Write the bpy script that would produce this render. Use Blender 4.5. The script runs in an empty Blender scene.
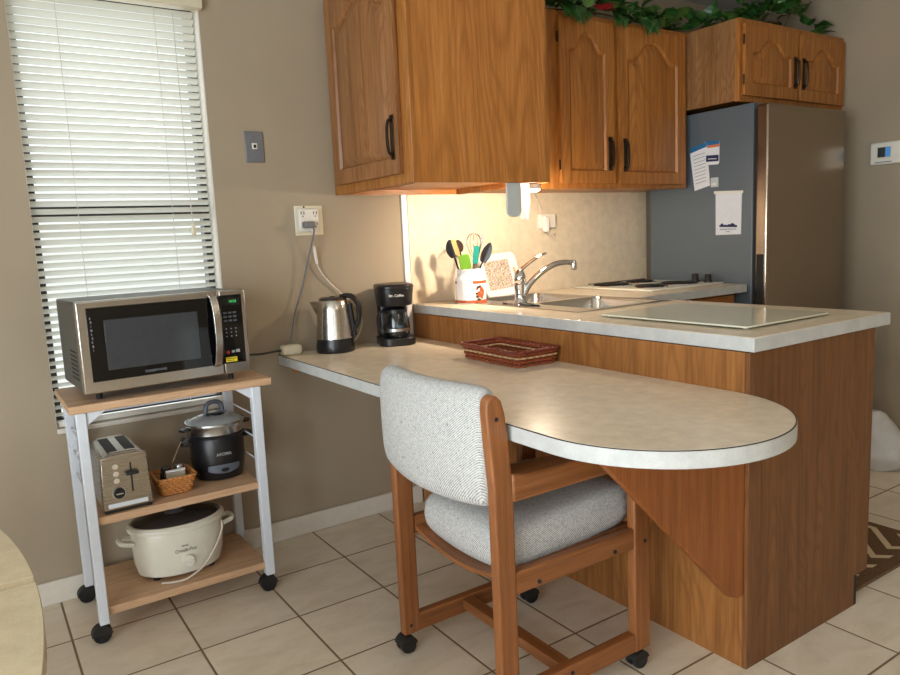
import bpy, bmesh, math, random
from mathutils import Vector, Matrix, noise as mnoise
random.seed(7)
PI = math.pi
S = bpy.context.scene
C = S.collection

# ------------------------------------------------------------------ materials
def lin(c):
    return tuple(((v/255.0+0.055)/1.055)**2.4 if v/255.0 > 0.04045 else v/255.0/12.92 for v in c)+(1.0,)

class NT:
    def __init__(s, name):
        s.m = bpy.data.materials.new(name); s.m.use_nodes = True
        s.t = s.m.node_tree; s.t.nodes.clear()
        s.out = s.n('ShaderNodeOutputMaterial'); s.b = s.n('ShaderNodeBsdfPrincipled')
        s.t.links.new(s.b.outputs[0], s.out.inputs[0])
    def n(s, typ, **kw):
        nd = s.t.nodes.new(typ)
        for k, v in kw.items(): setattr(nd, k, v)
        return nd
    def l(s, a, b): s.t.links.new(a, b)
    def val(s, sock, v):
        if hasattr(v, 'is_output'): s.l(v, sock)
        else: sock.default_value = v
    def math(s, op, a, b=None, c=None):
        nd = s.n('ShaderNodeMath', operation=op)
        for i, v in enumerate((a, b, c)):
            if v is not None: s.val(nd.inputs[i], v)
        return nd.outputs[0]
    def coord(s, scale=(1, 1, 1), loc=(0, 0, 0), kind='Object'):
        tc = s.n('ShaderNodeTexCoord'); mp = s.n('ShaderNodeMapping')
        mp.inputs['Scale'].default_value = scale; mp.inputs['Location'].default_value = loc
        s.l(tc.outputs[kind], mp.inputs[0]); return mp.outputs[0]
    def noise(s, vec, scale, detail=3, rough=.5, dist=0):
        nd = s.n('ShaderNodeTexNoise'); s.l(vec, nd.inputs['Vector'])
        nd.inputs['Scale'].default_value = scale; nd.inputs['Detail'].default_value = detail
        nd.inputs['Roughness'].default_value = rough; nd.inputs['Distortion'].default_value = dist
        return nd.outputs['Fac']
    def ramp(s, fac, stops, interp='LINEAR'):
        nd = s.n('ShaderNodeValToRGB'); e = nd.color_ramp.elements; nd.color_ramp.interpolation = interp
        while len(e) < len(stops): e.new(0.5)
        for i, (p, c) in enumerate(stops): e[i].position = p; e[i].color = c
        s.l(fac, nd.inputs[0]); return nd.outputs[0]
    def mix(s, fac, a, b, mode='MIX'):
        nd = s.n('ShaderNodeMix', data_type='RGBA', blend_type=mode)
        s.val(nd.inputs[0], fac); s.val(nd.inputs[6], a); s.val(nd.inputs[7], b); return nd.outputs[2]
    def bump(s, h, strength=.3, dist=.001):
        nd = s.n('ShaderNodeBump'); nd.inputs['Strength'].default_value = strength
        nd.inputs['Distance'].default_value = dist; s.l(h, nd.inputs['Height'])
        s.l(nd.outputs[0], s.b.inputs['Normal'])
    def set(s, col=None, rough=.5, metal=0, spec=None, **kw):
        if col is not None: s.val(s.b.inputs['Base Color'], col)
        s.val(s.b.inputs['Roughness'], rough); s.b.inputs['Metallic'].default_value = metal
        if spec is not None: s.b.inputs['Specular IOR Level'].default_value = spec
        for k, v in kw.items(): s.b.inputs[k.replace('_', ' ')].default_value = v
        return s.m

def plain(name, rgb, rough=.5, metal=0, spec=None, var=.06, vscale=40, **kw):
    k = NT(name); c = lin(rgb)
    v = k.coord(); f = k.noise(v, vscale, 3)
    lo = tuple(x*(1-var) for x in c[:3])+(1,); hi = tuple(min(1, x*(1+var)) for x in c[:3])+(1,)
    return k.set(k.ramp(f, [(.3, lo), (.7, hi)]), rough, metal, spec, **kw)

def oak(name, dark, mid, light, axis='z', rough=.38, big=1.0, ring=.5):
    """oak veneer: thin growth-ring lines stretched along the grain plus fine pores"""
    k = NT(name)
    ax = 'xyz'.index(axis)
    def sc(al, ac): v = [ac]*3; v[ax] = al; return tuple(v)
    v1 = k.coord(sc(.42*big, 3.0*big)); n1 = k.noise(v1, 1.5, 1.5, .4, .1)
    rings = k.math('MULTIPLY_ADD', k.math('SINE', k.math('MULTIPLY', n1, 150)), .5, .5)
    rings = k.math('POWER', rings, 2.5)
    v2 = k.coord(sc(6, 190)); pores = k.noise(v2, 1.6, 3, .6)
    v3 = k.coord(sc(.9, 26)); streak = k.noise(v3, 2.0, 4, .6)
    col = k.ramp(streak, [(.30, lin(dark)), (.5, lin(mid)), (.72, lin(light))])
    col = k.mix(k.math('MULTIPLY', rings, ring), col, lin(dark))
    pr = k.ramp(pores, [(.34, (.72, .64, .56, 1)), (.50, (1, 1, 1, 1))])
    col = k.mix(.7, col, pr, 'MULTIPLY')
    k.bump(pores, .10, .0006)
    return k.set(col, rough, 0, .45)

OAK = oak('oak_upright', (142, 88, 38), (170, 110, 50), (184, 124, 62), 'z')
OAKX = oak('oak_along_x', (142, 88, 38), (170, 110, 50), (184, 124, 62), 'x')
OAKY = oak('oak_along_y', (142, 88, 38), (170, 110, 50), (184, 124, 62), 'y')
PANEL = oak('oak_veneer_shaded', (92, 57, 28), (117, 74, 38), (130, 86, 48), 'z', .45, 1.6, .45)  # dark brown veneer, with the end panel's shade put into the colour
BPANEL = oak('oak_back_panel', (126, 80, 38), (156, 102, 52), (170, 116, 62), 'z', .42, 1.6, .5)
PANEL2 = oak('oak_veneer_grey', (122, 84, 48), (144, 104, 66), (158, 118, 78), 'z', .45, 2.2, .6)
PINE = oak('stained_plywood', (128, 72, 30), (144, 82, 36), (154, 92, 44), 'z', .4, .5, .2)
CHW = oak('chair_oak', (120, 74, 40), (142, 88, 48), (158, 102, 60), 'z', .38, 1, .2)
CHWX = oak('chair_oak_rail', (120, 74, 40), (142, 88, 48), (158, 102, 60), 'x', .38, 1, .2)
CHWY = oak('chair_oak_cross', (120, 74, 40), (142, 88, 48), (158, 102, 60), 'y', .36)
CART = oak('cart_board', (182, 146, 112), (200, 164, 130), (208, 174, 142), 'x', .5, 1.5, .25)
TABLEW = oak('table_wood', (150, 104, 64), (178, 132, 88), (196, 150, 106), 'z', .45)

def mk_wall(name, rgb):
    k = NT(name); v = k.coord()
    c = lin(rgb); f = k.noise(v, 3, 3)
    col = k.ramp(f, [(.3, tuple(x*.96 for x in c[:3])+(1,)), (.7, tuple(x*1.03 for x in c[:3])+(1,))])
    k.bump(k.noise(v, 260, 2), .12, .001)
    return k.set(col, .75, 0, .25)
WALL = mk_wall('painted_wall', (163, 149, 128))
CEIL = mk_wall('ceiling_paint', (196, 194, 190))

def mk_floor():
    k = NT('floor_tile'); T, gx, gy = .314, -1.4895, -.3156
    tc = k.n('ShaderNodeTexCoord'); sep = k.n('ShaderNodeSeparateXYZ'); k.l(tc.outputs['Object'], sep.inputs[0])
    def edge(s, g):
        u = k.math('DIVIDE', k.math('SUBTRACT', s, g), T)
        fr = k.math('FRACT', u)
        d = k.math('MINIMUM', fr, k.math('SUBTRACT', 1.0, fr))
        return d, k.math('FLOOR', u)
    dx, ix = edge(sep.outputs[0], gx); dy, iy = edge(sep.outputs[1], gy)
    d = k.math('MULTIPLY', k.math('MINIMUM', dx, dy), T)
    mr = k.n('ShaderNodeMapRange'); mr.interpolation_type = 'SMOOTHSTEP'
    k.l(d, mr.inputs[0]); mr.inputs[1].default_value = .0022; mr.inputs[2].default_value = .0042
    mask = mr.outputs[0]
    cb = k.n('ShaderNodeCombineXYZ'); k.l(ix, cb.inputs[0]); k.l(iy, cb.inputs[1])
    wn = k.n('ShaderNodeTexWhiteNoise', noise_dimensions='3D'); k.l(cb.outputs[0], wn.inputs[0])
    v = k.coord((1, 2.2, 1)); n1 = k.noise(v, 5.5, 5, .6, .8); n2 = k.noise(v, 60, 3)
    base = k.ramp(n1, [(.3, lin((214, 200, 176))), (.55, lin((232, 220, 199))), (.75, lin((238, 228, 211)))])
    base = k.mix(.25, base, k.ramp(n2, [(.3, lin((214, 200, 176))), (.7, lin((230, 218, 198)))]))
    tone = k.math('MULTIPLY_ADD', wn.outputs[0], .10, .93)
    hv = k.n('ShaderNodeHueSaturation'); k.l(tone, hv.inputs['Value']); k.l(base, hv.inputs['Color'])
    col = k.mix(mask, lin((126, 104, 80)), hv.outputs[0])
    k.bump(mask, .5, .0015)
    k.set(col, .42, 0, .4)
    k.l(k.math('MULTIPLY_ADD', mask, -.45, .85), k.b.inputs['Roughness'])
    return k.m
FLOOR = mk_floor()

def mk_lam(name, rgb, rough):
    k = NT(name); v = k.coord(); c = lin(rgb)
    f = k.noise(v, 22, 5, .65); g = k.noise(v, 320, 2)
    col = k.ramp(f, [(.32, tuple(x*.90 for x in c[:3])+(1,)), (.68, tuple(min(1, x*1.07) for x in c[:3])+(1,))])
    col = k.mix(.5, col, k.ramp(g, [(.35, (.88, .87, .85, 1)), (.6, (1, 1, 1, 1))]), 'MULTIPLY')
    return k.set(col, rough, 0, .5)
LAM = mk_lam('laminate_top', (226, 213, 190), .26)
LAMEDGE = mk_lam('laminate_edge', (192, 193, 190), .38)
SPLASH = mk_lam('backsplash_laminate', (220, 206, 182), .45)

def mk_steel(name, rgb, rough=.3, axis='x', streak=1.0, metal=1.0):
    k = NT(name); ac = 'xyz'.index(axis); sc = [300]*3; sc[ac] = 3
    v = k.coord(tuple(sc)); f = k.noise(v, 1, 2); c = lin(rgb)
    col = k.ramp(f, [(.3, tuple(x*(1-.07*streak) for x in c[:3])+(1,)), (.7, c)])
    k.set(col, rough, metal)
    k.l(k.math('MULTIPLY_ADD', f, .12*streak, rough-.05), k.b.inputs['Roughness'])
    return k.m
STEEL = mk_steel('brushed_steel', (200, 196, 190), .28, 'x', .3)
STEELV = mk_steel('brushed_steel_upright', (206, 200, 190), .24, 'z')
FRIDGED = mk_steel('fridge_door_steel', (166, 152, 136), .24, 'z', .25)
SINKM = mk_steel('sink_steel', (214, 212, 208), .22, 'y')
CHROME = plain('chrome', (226, 226, 226), .06, 1.0, var=.01)
ALU = plain('aluminium_rim', (196, 198, 200), .25, 1.0, var=.02)
GREYSIDE = plain('fridge_side_grey', (102, 113, 122), .42, .35, var=.03, vscale=300)
MWSIDE = plain('microwave_case', (92, 92, 88), .42, .5, var=.04)
BLACKP = plain('black_plastic', (22, 22, 25), .32, var=.1)
BLACKM = plain('black_matte', (26, 25, 25), .6, var=.1)
BLACKG = plain('black_gloss_glass', (9, 9, 11), .06, var=.05, spec=.6)
MWGLASS = plain('microwave_window', (58, 62, 66), .12, var=.05, spec=.6)
DARKLID = plain('smoked_lid', (52, 50, 50), .10, var=.05, spec=.6)
GREYP = plain('grey_plastic', (84, 90, 102), .4)
WHITEP = plain('white_plastic', (226, 222, 212), .38, var=.02)
CREAMP = plain('cream_plastic', (222, 214, 190), .4, var=.02)
WHITEM = plain('white_painted_steel', (208, 214, 222), .38, var=.02)
WHITEE = plain('white_enamel', (220, 218, 204), .25, var=.02)
TRIMW = plain('white_trim', (216, 210, 198), .45, var=.03)
PAPER = plain('white_paper', (224, 226, 230), .8, var=.02)
NAVY = plain('navy_ink', (34, 38, 78), .7)
BLUEI = plain('blue_ink', (28, 104, 152), .6)
ORANGEI = plain('orange_ink', (198, 112, 78), .6)
GREYTEXT = plain('grey_print', (120, 122, 128), .7)
BRONZE = plain('dark_bronze', (62, 48, 36), .34, .85, var=.15)
CHARC = plain('bronze_window_frame', (44, 42, 40), .5)
GREYCORD = plain('grey_cord', (112, 112, 114), .5)
WHITECORD = plain('white_cord', (206, 198, 186), .45)
BLKCORD = plain('black_cord', (30, 30, 32), .5)
GREYPLATE = plain('satin_plate', (118, 122, 128), .42, .35, var=.03)
GREEN = plain('green_silicone', (96, 148, 30), .45)
TEAL = plain('teal_silicone', (10, 128, 116), .4)
WOODSP = oak('pale_spoon_wood', (190, 140, 80), (212, 164, 100), (226, 184, 124), 'z', .5)
WIRE = plain('steel_wire', (190, 188, 184), .2, 1.0, var=.02)
TERRA = plain('terracotta_glaze', (168, 78, 44), .35, var=.15)
LEAFDK = plain('dark_green_glaze', (42, 52, 40), .4)
CERAM = plain('white_ceramic', (236, 234, 232), .18, var=.02)
YELLOW = plain('yellow_sticker', (226, 204, 34), .5)
REDP = plain('red_print', (150, 40, 34), .5)
GREYKEY = plain('key_print', (150, 152, 154), .5)
WICKERL = plain('honey_wicker', (186, 124, 64), .5, var=.2, vscale=120)
WICKD = plain('red_brown_wicker', (156, 80, 42), .40, var=.4, vscale=140)
WICKL = plain('pale_wicker', (206, 172, 124), .45, var=.15, vscale=140)
WICKDK = plain('dark_wicker', (116, 50, 32), .40, var=.25, vscale=140)
LEAFM = plain('ivy_leaf', (44, 86, 34), .38, var=.45, vscale=22)
LEAFM2 = plain('ivy_leaf_pale', (78, 112, 50), .4, var=.35, vscale=22)
STEMM = plain('vine_stem', (82, 66, 34), .7)
REDF = plain('red_petal', (150, 24, 28), .55, var=.25)
BURNER = plain('burner_coil', (26, 24, 24), .45, .3)
TABLETOP = mk_lam('table_laminate', (196, 180, 148), .20)
SEAM = plain('dark_seam', (54, 44, 36), .7)
FROSTED = plain('frosted_plastic', (188, 196, 196), .3, var=.02)

def emis(name, rgb, st):
    k = NT(name); return k.set(lin(rgb), .5, Emission_Color=lin(rgb), Emission_Strength=st)
DISPLAY = emis('green_digits', (70, 190, 100), .7)
LAMPGLOW = emis('lamp_lens', (255, 232, 190), 22)

def glass(name, rgb=(235, 245, 240), rough=.0, ior=1.45):
    k = NT(name); k.set(lin(rgb), rough); k.b.inputs['Transmission Weight'].default_value = 1; k.b.inputs['IOR'].default_value = ior
    return k.m
GLASS = glass('clear_glass')
CARAFE = glass('carafe_glass', (205, 215, 220))
BOARDGLASS = plain('frosted_glass_board', (222, 222, 202), .09, var=.02, spec=.6)

def mk_pane():
    k = NT('window_pane'); t = k.n('ShaderNodeBsdfTransparent'); g = k.n('ShaderNodeBsdfGlossy'); g.inputs['Roughness'].default_value = .02
    m = k.n('ShaderNodeMixShader'); m.inputs[0].default_value = .06
    t.inputs[0].default_value = (.97, .975, .97, 1)
    k.l(t.outputs[0], m.inputs[1]); k.l(g.outputs[0], m.inputs[2]); k.l(m.outputs[0], k.out.inputs[0]); return k.m
PANE = mk_pane()

def mk_slat():
    k = NT('blind_slat'); c = lin((214, 212, 196))
    d = k.n('ShaderNodeBsdfDiffuse'); d.inputs[0].default_value = c
    t = k.n('ShaderNodeBsdfTranslucent'); t.inputs[0].default_value = lin((222, 224, 224))
    m = k.n('ShaderNodeMixShader'); m.inputs[0].default_value = .30
    k.l(d.outputs[0], m.inputs[1]); k.l(t.outputs[0], m.inputs[2])
    g = k.n('ShaderNodeBsdfGlossy'); g.inputs['Roughness'].default_value = .3
    m2 = k.n('ShaderNodeMixShader'); m2.inputs[0].default_value = .06
    k.l(m.outputs[0], m2.inputs[1]); k.l(g.outputs[0], m2.inputs[2]); k.l(m2.outputs[0], k.out.inputs[0]); return k.m
SLAT = mk_slat()

def mk_tissue():
    k = NT('tissue_paper'); d = k.n('ShaderNodeBsdfDiffuse'); d.inputs[0].default_value = lin((236, 234, 230))
    t = k.n('ShaderNodeBsdfTranslucent'); t.inputs[0].default_value = lin((246, 240, 228))
    m = k.n('ShaderNodeMixShader'); m.inputs[0].default_value = .6
    k.l(d.outputs[0], m.inputs[1]); k.l(t.outputs[0], m.inputs[2]); k.l(m.outputs[0], k.out.inputs[0]); return k.m
TISSUE = mk_tissue()

def mk_fabric():
    k = NT('tweed_upholstery'); v = k.coord((1, 1, 1))
    w = k.n('ShaderNodeTexWave', wave_type='BANDS', bands_direction='DIAGONAL'); k.l(v, w.inputs[0])
    w.inputs['Scale'].default_value = 105; w.inputs['Distortion'].default_value = 2.2; w.inputs['Detail'].default_value = 2; w.inputs['Detail Scale'].default_value = 3
    n = k.noise(v, 150, 4, .75); n2 = k.noise(v, 26, 3, .6)
    f = k.math('ADD', k.math('MULTIPLY', w.outputs['Fac'], .34), k.math('MULTIPLY', n, .66))
    col = k.ramp(f, [(.28, lin((128, 128, 132))), (.47, lin((188, 188, 186))), (.68, lin((216, 214, 208)))])
    sp = k.ramp(k.noise(v, 70, 1), [(.21, (.5, .46, .42, 1)), (.27, (1, 1, 1, 1))])
    col = k.mix(.8, col, sp, 'MULTIPLY')
    k.bump(f, .6, .002)
    return k.set(col, .95, 0, .1)
FABRIC = mk_fabric()

def mk_pebble():
    k = NT('pebble_mosaic'); v = k.coord()
    vo = k.n('ShaderNodeTexVoronoi', feature='F1'); vo.inputs['Scale'].default_value = 160; k.l(v, vo.inputs['Vector'])
    col = k.ramp(vo.outputs['Distance'], [(.25, lin((226, 216, 204))), (.55, lin((190, 174, 158))), (.8, lin((150, 134, 120)))])
    hs = k.mix(.3, col, vo.outputs['Color'], 'MULTIPLY')
    return k.set(hs, .6)
PEBBLE = mk_pebble()

def mk_rug():
    k = NT('zigzag_rug'); tc = k.n('ShaderNodeTexCoord'); sep = k.n('ShaderNodeSeparateXYZ'); k.l(tc.outputs['Object'], sep.inputs[0])
    tri = k.math('PINGPONG', sep.outputs[1], .13)
    u = k.math('ADD', k.math('MULTIPLY', sep.outputs[0], 1.0), k.math('MULTIPLY', tri, 1.1))
    s = k.math('FRACT', k.math('DIVIDE', u, .115))
    m = k.math('LESS_THAN', s, .30)
    ax = k.math('ABSOLUTE', sep.outputs[0]); ay = k.math('ABSOLUTE', sep.outputs[1])
    b = k.math('MAXIMUM', k.math('GREATER_THAN', ax, .25), k.math('GREATER_THAN', ay, .43))
    m = k.math('MULTIPLY', m, k.math('SUBTRACT', 1.0, b))
    n = k.noise(k.coord(), 240, 3)
    col = k.mix(m, k.ramp(n, [(.3, lin((92, 70, 50))), (.7, lin((126, 100, 74)))]), lin((214, 194, 160)))
    k.bump(n, .6, .002)
    return k.set(col, .95, 0, .1)
RUG = mk_rug()

def mk_bag():
    k = NT('thin_white_plastic'); d = k.set(lin((214, 214, 212)), .35)
    k.b.inputs['Transmission Weight'].default_value = .12
    return k.m
BAG = mk_bag()

# ------------------------------------------------------------------ mesh kit
class MB:
    def __init__(s): s.bm = bmesh.new()
    def _face(s, vs):
        try: s.bm.faces.new(vs)
        except ValueError: pass
    def box(s, x0, x1, y0, y1, z0, z1, M=None):
        co = [(x, y, z) for x in (x0, x1) for y in (y0, y1) for z in (z0, z1)]
        v = [s.bm.verts.new(M @ Vector(c) if M else c) for c in co]
        for f in ((0, 1, 3, 2), (4, 6, 7, 5), (0, 4, 5, 1), (2, 3, 7, 6), (0, 2, 6, 4), (1, 5, 7, 3)): s._face([v[i] for i in f])
        return s
    def loft(s, loops, cap=True, closed=True):
        R = [[s.bm.verts.new(p) for p in L] for L in loops]; n = len(R[0])
        for a, b in zip(R, R[1:]):
            for i in range(n if closed else n-1): s._face((a[i], a[(i+1) % n], b[(i+1) % n], b[i]))
        if cap: s._face(list(reversed(R[0]))); s._face(R[-1])
        return s
    def prism(s, poly, axis, lo, hi):
        def P(p, d):
            a, b = p
            return {'x': (d, a, b), 'y': (a, d, b), 'z': (a, b, d)}[axis]
        return s.loft([[P(p, lo) for p in poly], [P(p, hi) for p in poly]])
    def lathe(s, prof, c=(0, 0, 0), seg=32, sx=1, sy=1, axis='z', cap=True):
        L = []
        for r, h in prof:
            ring = []
            for i in range(seg):
                a = 2*PI*i/seg; u, w = r*sx*math.cos(a), r*sy*math.sin(a)
                p = {'z': (u, w, h), 'y': (u, h, w), 'x': (h, u, w)}[axis]
                ring.append((c[0]+p[0], c[1]+p[1], c[2]+p[2]))
            L.append(ring)
        return s.loft(L, cap)
    def tube(s, pts, r, seg=8, closed=False, flat=1.0):
        pts = [Vector(p) for p in pts]; n = len(pts); L = []; up = None
        for i, p in enumerate(pts):
            if closed: t = pts[(i+1) % n]-pts[i-1]
            else: t = pts[min(i+1, n-1)]-pts[max(i-1, 0)]
            t.normalize()
            if up is None:
                up = Vector((0, 0, 1)) if abs(t.z) < .9 else Vector((1, 0, 0))
            a = t.cross(up)
            if a.length < 1e-6: a = t.orthogonal()
            a.normalize(); b = a.cross(t).normalized(); up = b
            rr = r[i] if isinstance(r, (list, tuple)) else r
            L.append([p+a*rr*math.cos(2*PI*k/seg)+b*rr*flat*math.sin(2*PI*k/seg) for k in range(seg)])
        if closed: L.append(L[0])
        return s.loft(L, not closed)
    def ball(s, c, r, seg=16, sc=(1, 1, 1)):
        prof = [(max(1e-4, math.sin(PI*i/10))*1.0, -math.cos(PI*i/10)) for i in range(11)]
        L = [[(c[0]+r*sc[0]*q*math.cos(2*PI*k/seg), c[1]+r*sc[1]*q*math.sin(2*PI*k/seg), c[2]+r*sc[2]*h) for k in range(seg)] for q, h in prof]
        return s.loft(L)
    def cells(s, xs, ys, keep, z0, z1):
        V = {}
        def v(i, j, z):
            if (i, j, z) not in V: V[i, j, z] = s.bm.verts.new((xs[i], ys[j], z))
            return V[i, j, z]
        K = {(i, j) for i in range(len(xs)-1) for j in range(len(ys)-1) if keep((xs[i]+xs[i+1])/2, (ys[j]+ys[j+1])/2)}
        for i, j in K:
            s._face((v(i, j, z1), v(i+1, j, z1), v(i+1, j+1, z1), v(i, j+1, z1)))
            s._face((v(i, j+1, z0), v(i+1, j+1, z0), v(i+1, j, z0), v(i, j, z0)))
            for (di, dj, a, b) in ((0, -1, (i, j), (i+1, j)), (1, 0, (i+1, j), (i+1, j+1)), (0, 1, (i+1, j+1), (i, j+1)), (-1, 0, (i, j+1), (i, j))):
                if (i+di, j+dj) not in K: s._face((v(*a, z0), v(*b, z0), v(*b, z1), v(*a, z1)))
        return s
    def grid(s, nu, nv, f):
        V = [[s.bm.verts.new(f(i/nu, j/nv)) for j in range(nv+1)] for i in range(nu+1)]
        for i in range(nu):
            for j in range(nv): s._face((V[i][j], V[i+1][j], V[i+1][j+1], V[i][j+1]))
        return s
    def build(s, name, mat, parent=None, bevel=0, smooth=False, seg=2, world=True, subsurf=0, solid=0, angle=35):
        bmesh.ops.remove_doubles(s.bm, verts=s.bm.verts, dist=1e-6)
        bmesh.ops.recalc_face_normals(s.bm, faces=s.bm.faces)
        root = parent
        while root is not None and root.parent is not None: root = root.parent
        if root is not None and world:
            s.bm.transform(Matrix.LocRotScale(root.location, root.rotation_euler, None).inverted())
        me = bpy.data.meshes.new(name); s.bm.to_mesh(me); s.bm.free()
        o = bpy.data.objects.new(name, me); C.objects.link(o); me.materials.append(mat)
        if parent is not None: o.parent = parent
        if bevel:
            b = o.modifiers.new('bevel', 'BEVEL'); b.width = bevel; b.segments = seg; b.limit_method = 'ANGLE'; b.angle_limit = math.radians(angle)
        if solid:
            b = o.modifiers.new('solid', 'SOLIDIFY'); b.thickness = solid
        if subsurf:
            b = o.modifiers.new('sub', 'SUBSURF'); b.levels = b.render_levels = subsurf
        if smooth or bevel:
            for p in me.polygons: p.use_smooth = True
            me.set_sharp_from_angle(angle=math.radians(40 if not subsurf else 180))
        return o

def thing(name, label, cat, loc=(0, 0, 0), rz=0, group=None):
    o = bpy.data.objects.new(name, None); C.objects.link(o); o.empty_display_size = .05
    o.location = loc; o.rotation_euler = (0, 0, rz)
    return tag(o, label, cat, group)
def tag(o, label, cat, group=None):
    o['label'] = label; o['category'] = cat
    if group: o['group'] = group
    return o
def struct(o): o['kind'] = 'structure'; return o
def L(o, label): o['label'] = label; return o

def lettering(txt, size, M, mat, parent, name='lettering', depth=.0004, bold=False):
    cu = bpy.data.curves.new('t', 'FONT'); cu.body = txt; cu.size = size; cu.extrude = depth
    cu.align_x = 'CENTER'; cu.align_y = 'CENTER'
    if bold: cu.offset = size*.02
    t = bpy.data.objects.new('t', cu); C.objects.link(t)
    bpy.context.view_layer.update()
    me = bpy.data.meshes.new_from_object(t); bpy.data.objects.remove(t); bpy.data.curves.remove(cu)
    bm = bmesh.new(); bm.from_mesh(me); bm.transform(M); bpy.data.meshes.remove(me)
    k = MB(); k.bm.free(); k.bm = bm
    return k.build(name, mat, parent, world=True)

# text frames: text lies in local XY, facing +Z
def face_negy(x, y, z): return Matrix.Translation((x, y, z)) @ Matrix.Rotation(PI/2, 4, 'X')
def face_negx(x, y, z): return Matrix.Translation((x, y, z)) @ Matrix.Rotation(-PI/2, 4, 'Z') @ Matrix.Rotation(PI/2, 4, 'X')

def smooth_path(pts, n=8):
    P = [Vector(p) for p in pts]; out = []
    for i in range(len(P)-1):
        p0, p1, p2, p3 = P[max(i-1, 0)], P[i], P[i+1], P[min(i+2, len(P)-1)]
        for k in range(n):
            t = k/n
            out.append(.5*((2*p1)+(p2-p0)*t+(2*p0-5*p1+4*p2-p3)*t*t+(3*p1-p0-3*p2+p3)*t**3))
    out.append(P[-1]); return out

def rrect(x0, x1, y0, y1, r, n=6):
    out = []
    for cx, cy, a0 in ((x1-r, y1-r, 0), (x0+r, y1-r, PI/2), (x0+r, y0+r, PI), (x1-r, y0+r, 1.5*PI)):
        for i in range(n+1):
            a = a0+PI/2*i/n; out.append((cx+r*math.cos(a), cy+r*math.sin(a)))
    return out

# ------------------------------------------------------------------ room shell
XL, XR, YB, H = -3.3, 2.37, -5.0, 2.44
WX0, WX1, WZ0, WZ1 = -1.437, -.832, .605, 2.092
struct(MB().box(XL-.1, XR+.1, YB-.1, .14, -.05, 0).build('floor', FLOOR))
struct(MB().box(XL-.1, XR+.1, YB-.1, .14, H, H+.06).build('ceiling', CEIL))
def cut_wall(name, axis, a0, a1, h0, h1, d0, d1, u0, u1):
    m = MB()
    xs = [u0, a0, a1, u1]; zs = [0, h0, h1, H]
    keep = lambda x, y: not (a0 < x < a1 and h0 < y < h1)
    m.cells(xs, zs, keep, d0, d1)
    for v in m.bm.verts:
        x, z, d = v.co
        v.co = (x, d, z) if axis == 'y' else (d, x, z)
    return struct(m.build(name, WALL))
cut_wall('wall_back', 'y', WX0, WX1, WZ0, WZ1, 0, .13, XL-.1, XR+.1)
struct(MB().box(XR, XR+.1, YB, 0, 0, H).build('wall_right', WALL))
DY0, DY1, DZ1 = -4.1, -1.5, 2.05
cut_wall('wall_left', 'x', DY0, DY1, .02, DZ1, XL-.1, XL, YB, 0)
RX0, RX1, RZ0, RZ1 = -2.9, -1.7, .85, 2.05
cut_wall('wall_rear', 'y', RX0, RX1, RZ0, RZ1, YB-.1, YB, XL-.1, XR+.1)
def base(name, *b): struct(MB().box(*b).build(name, TRIMW, bevel=.004))
base('baseboard_back', XL, .0, -.012, 0, 0, .083)
base('baseboard_right', XR-.012, XR, YB, -.0, 0, .083)
base('baseboard_left', XL, XL+.012, -1.9, -.012, 0, .083)
# kitchen window: bronze sash frame with meeting rail, panes behind the blinds
def window(name, axis, a0, a1, z0, z1, d, mid, fw, mat):
    m = MB()
    def bx(u0, u1, w0, w1, e0, e1):
        if axis == 'y': m.box(u0, u1, e0, e1, w0, w1)
        else: m.box(e0, e1, u0, u1, w0, w1)
    bx(a0, a0+fw, z0, z1, d, d+.05); bx(a1-fw, a1, z0, z1, d, d+.05)
    bx(a0+fw, a1-fw, z0, z0+fw, d, d+.05); bx(a0+fw, a1-fw, z1-fw, z1, d, d+.05)
    for (kind, c, w) in mid:
        if kind == 'h': bx(a0+fw, a1-fw, c-w/2, c+w/2, d+.005, d+.045)
        else: bx(c-w/2, c+w/2, z0+fw, z1-fw, d+.005, d+.045)
    o = struct(m.build(name, mat, bevel=.003))
    g = MB()
    if axis == 'y': g.box(a0+fw, a1-fw, d+.022, d+.026, z0+fw, z1-fw)
    else: g.box(d+.022, d+.026, a0+fw, a1-fw, z0+fw, z1-fw)
    g.build('pane', PANE, o)
    return o
window('window_1', 'y', WX0, WX1, WZ0, WZ1, .075, [('h', 1.352, .062)], .026, CHARC)
struct(MB().box(WX0, WX1, -.006, .075, WZ0-.012, WZ0+.004).build('trim_2', TRIMW, bevel=.003))
struct(MB().box(WX1-.003, WX1+.001, -.001, .0745, WZ0, WZ1).build('trim_4', TRIMW))
struct(MB().box(WX0-.001, WX0+.0015, .001, .0745, WZ0, WZ1).build('trim_5', TRIMW))
window('window_2', 'y', RX0, RX1, RZ0, RZ1, YB-.08, [('h', 1.45, .04)], .04, TRIMW)
window('door_1', 'x', DY0, DY1, .02, DZ1, XL-.08, [('v', (DY0+DY1)/2, .07)], .06, CHARC)

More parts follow.
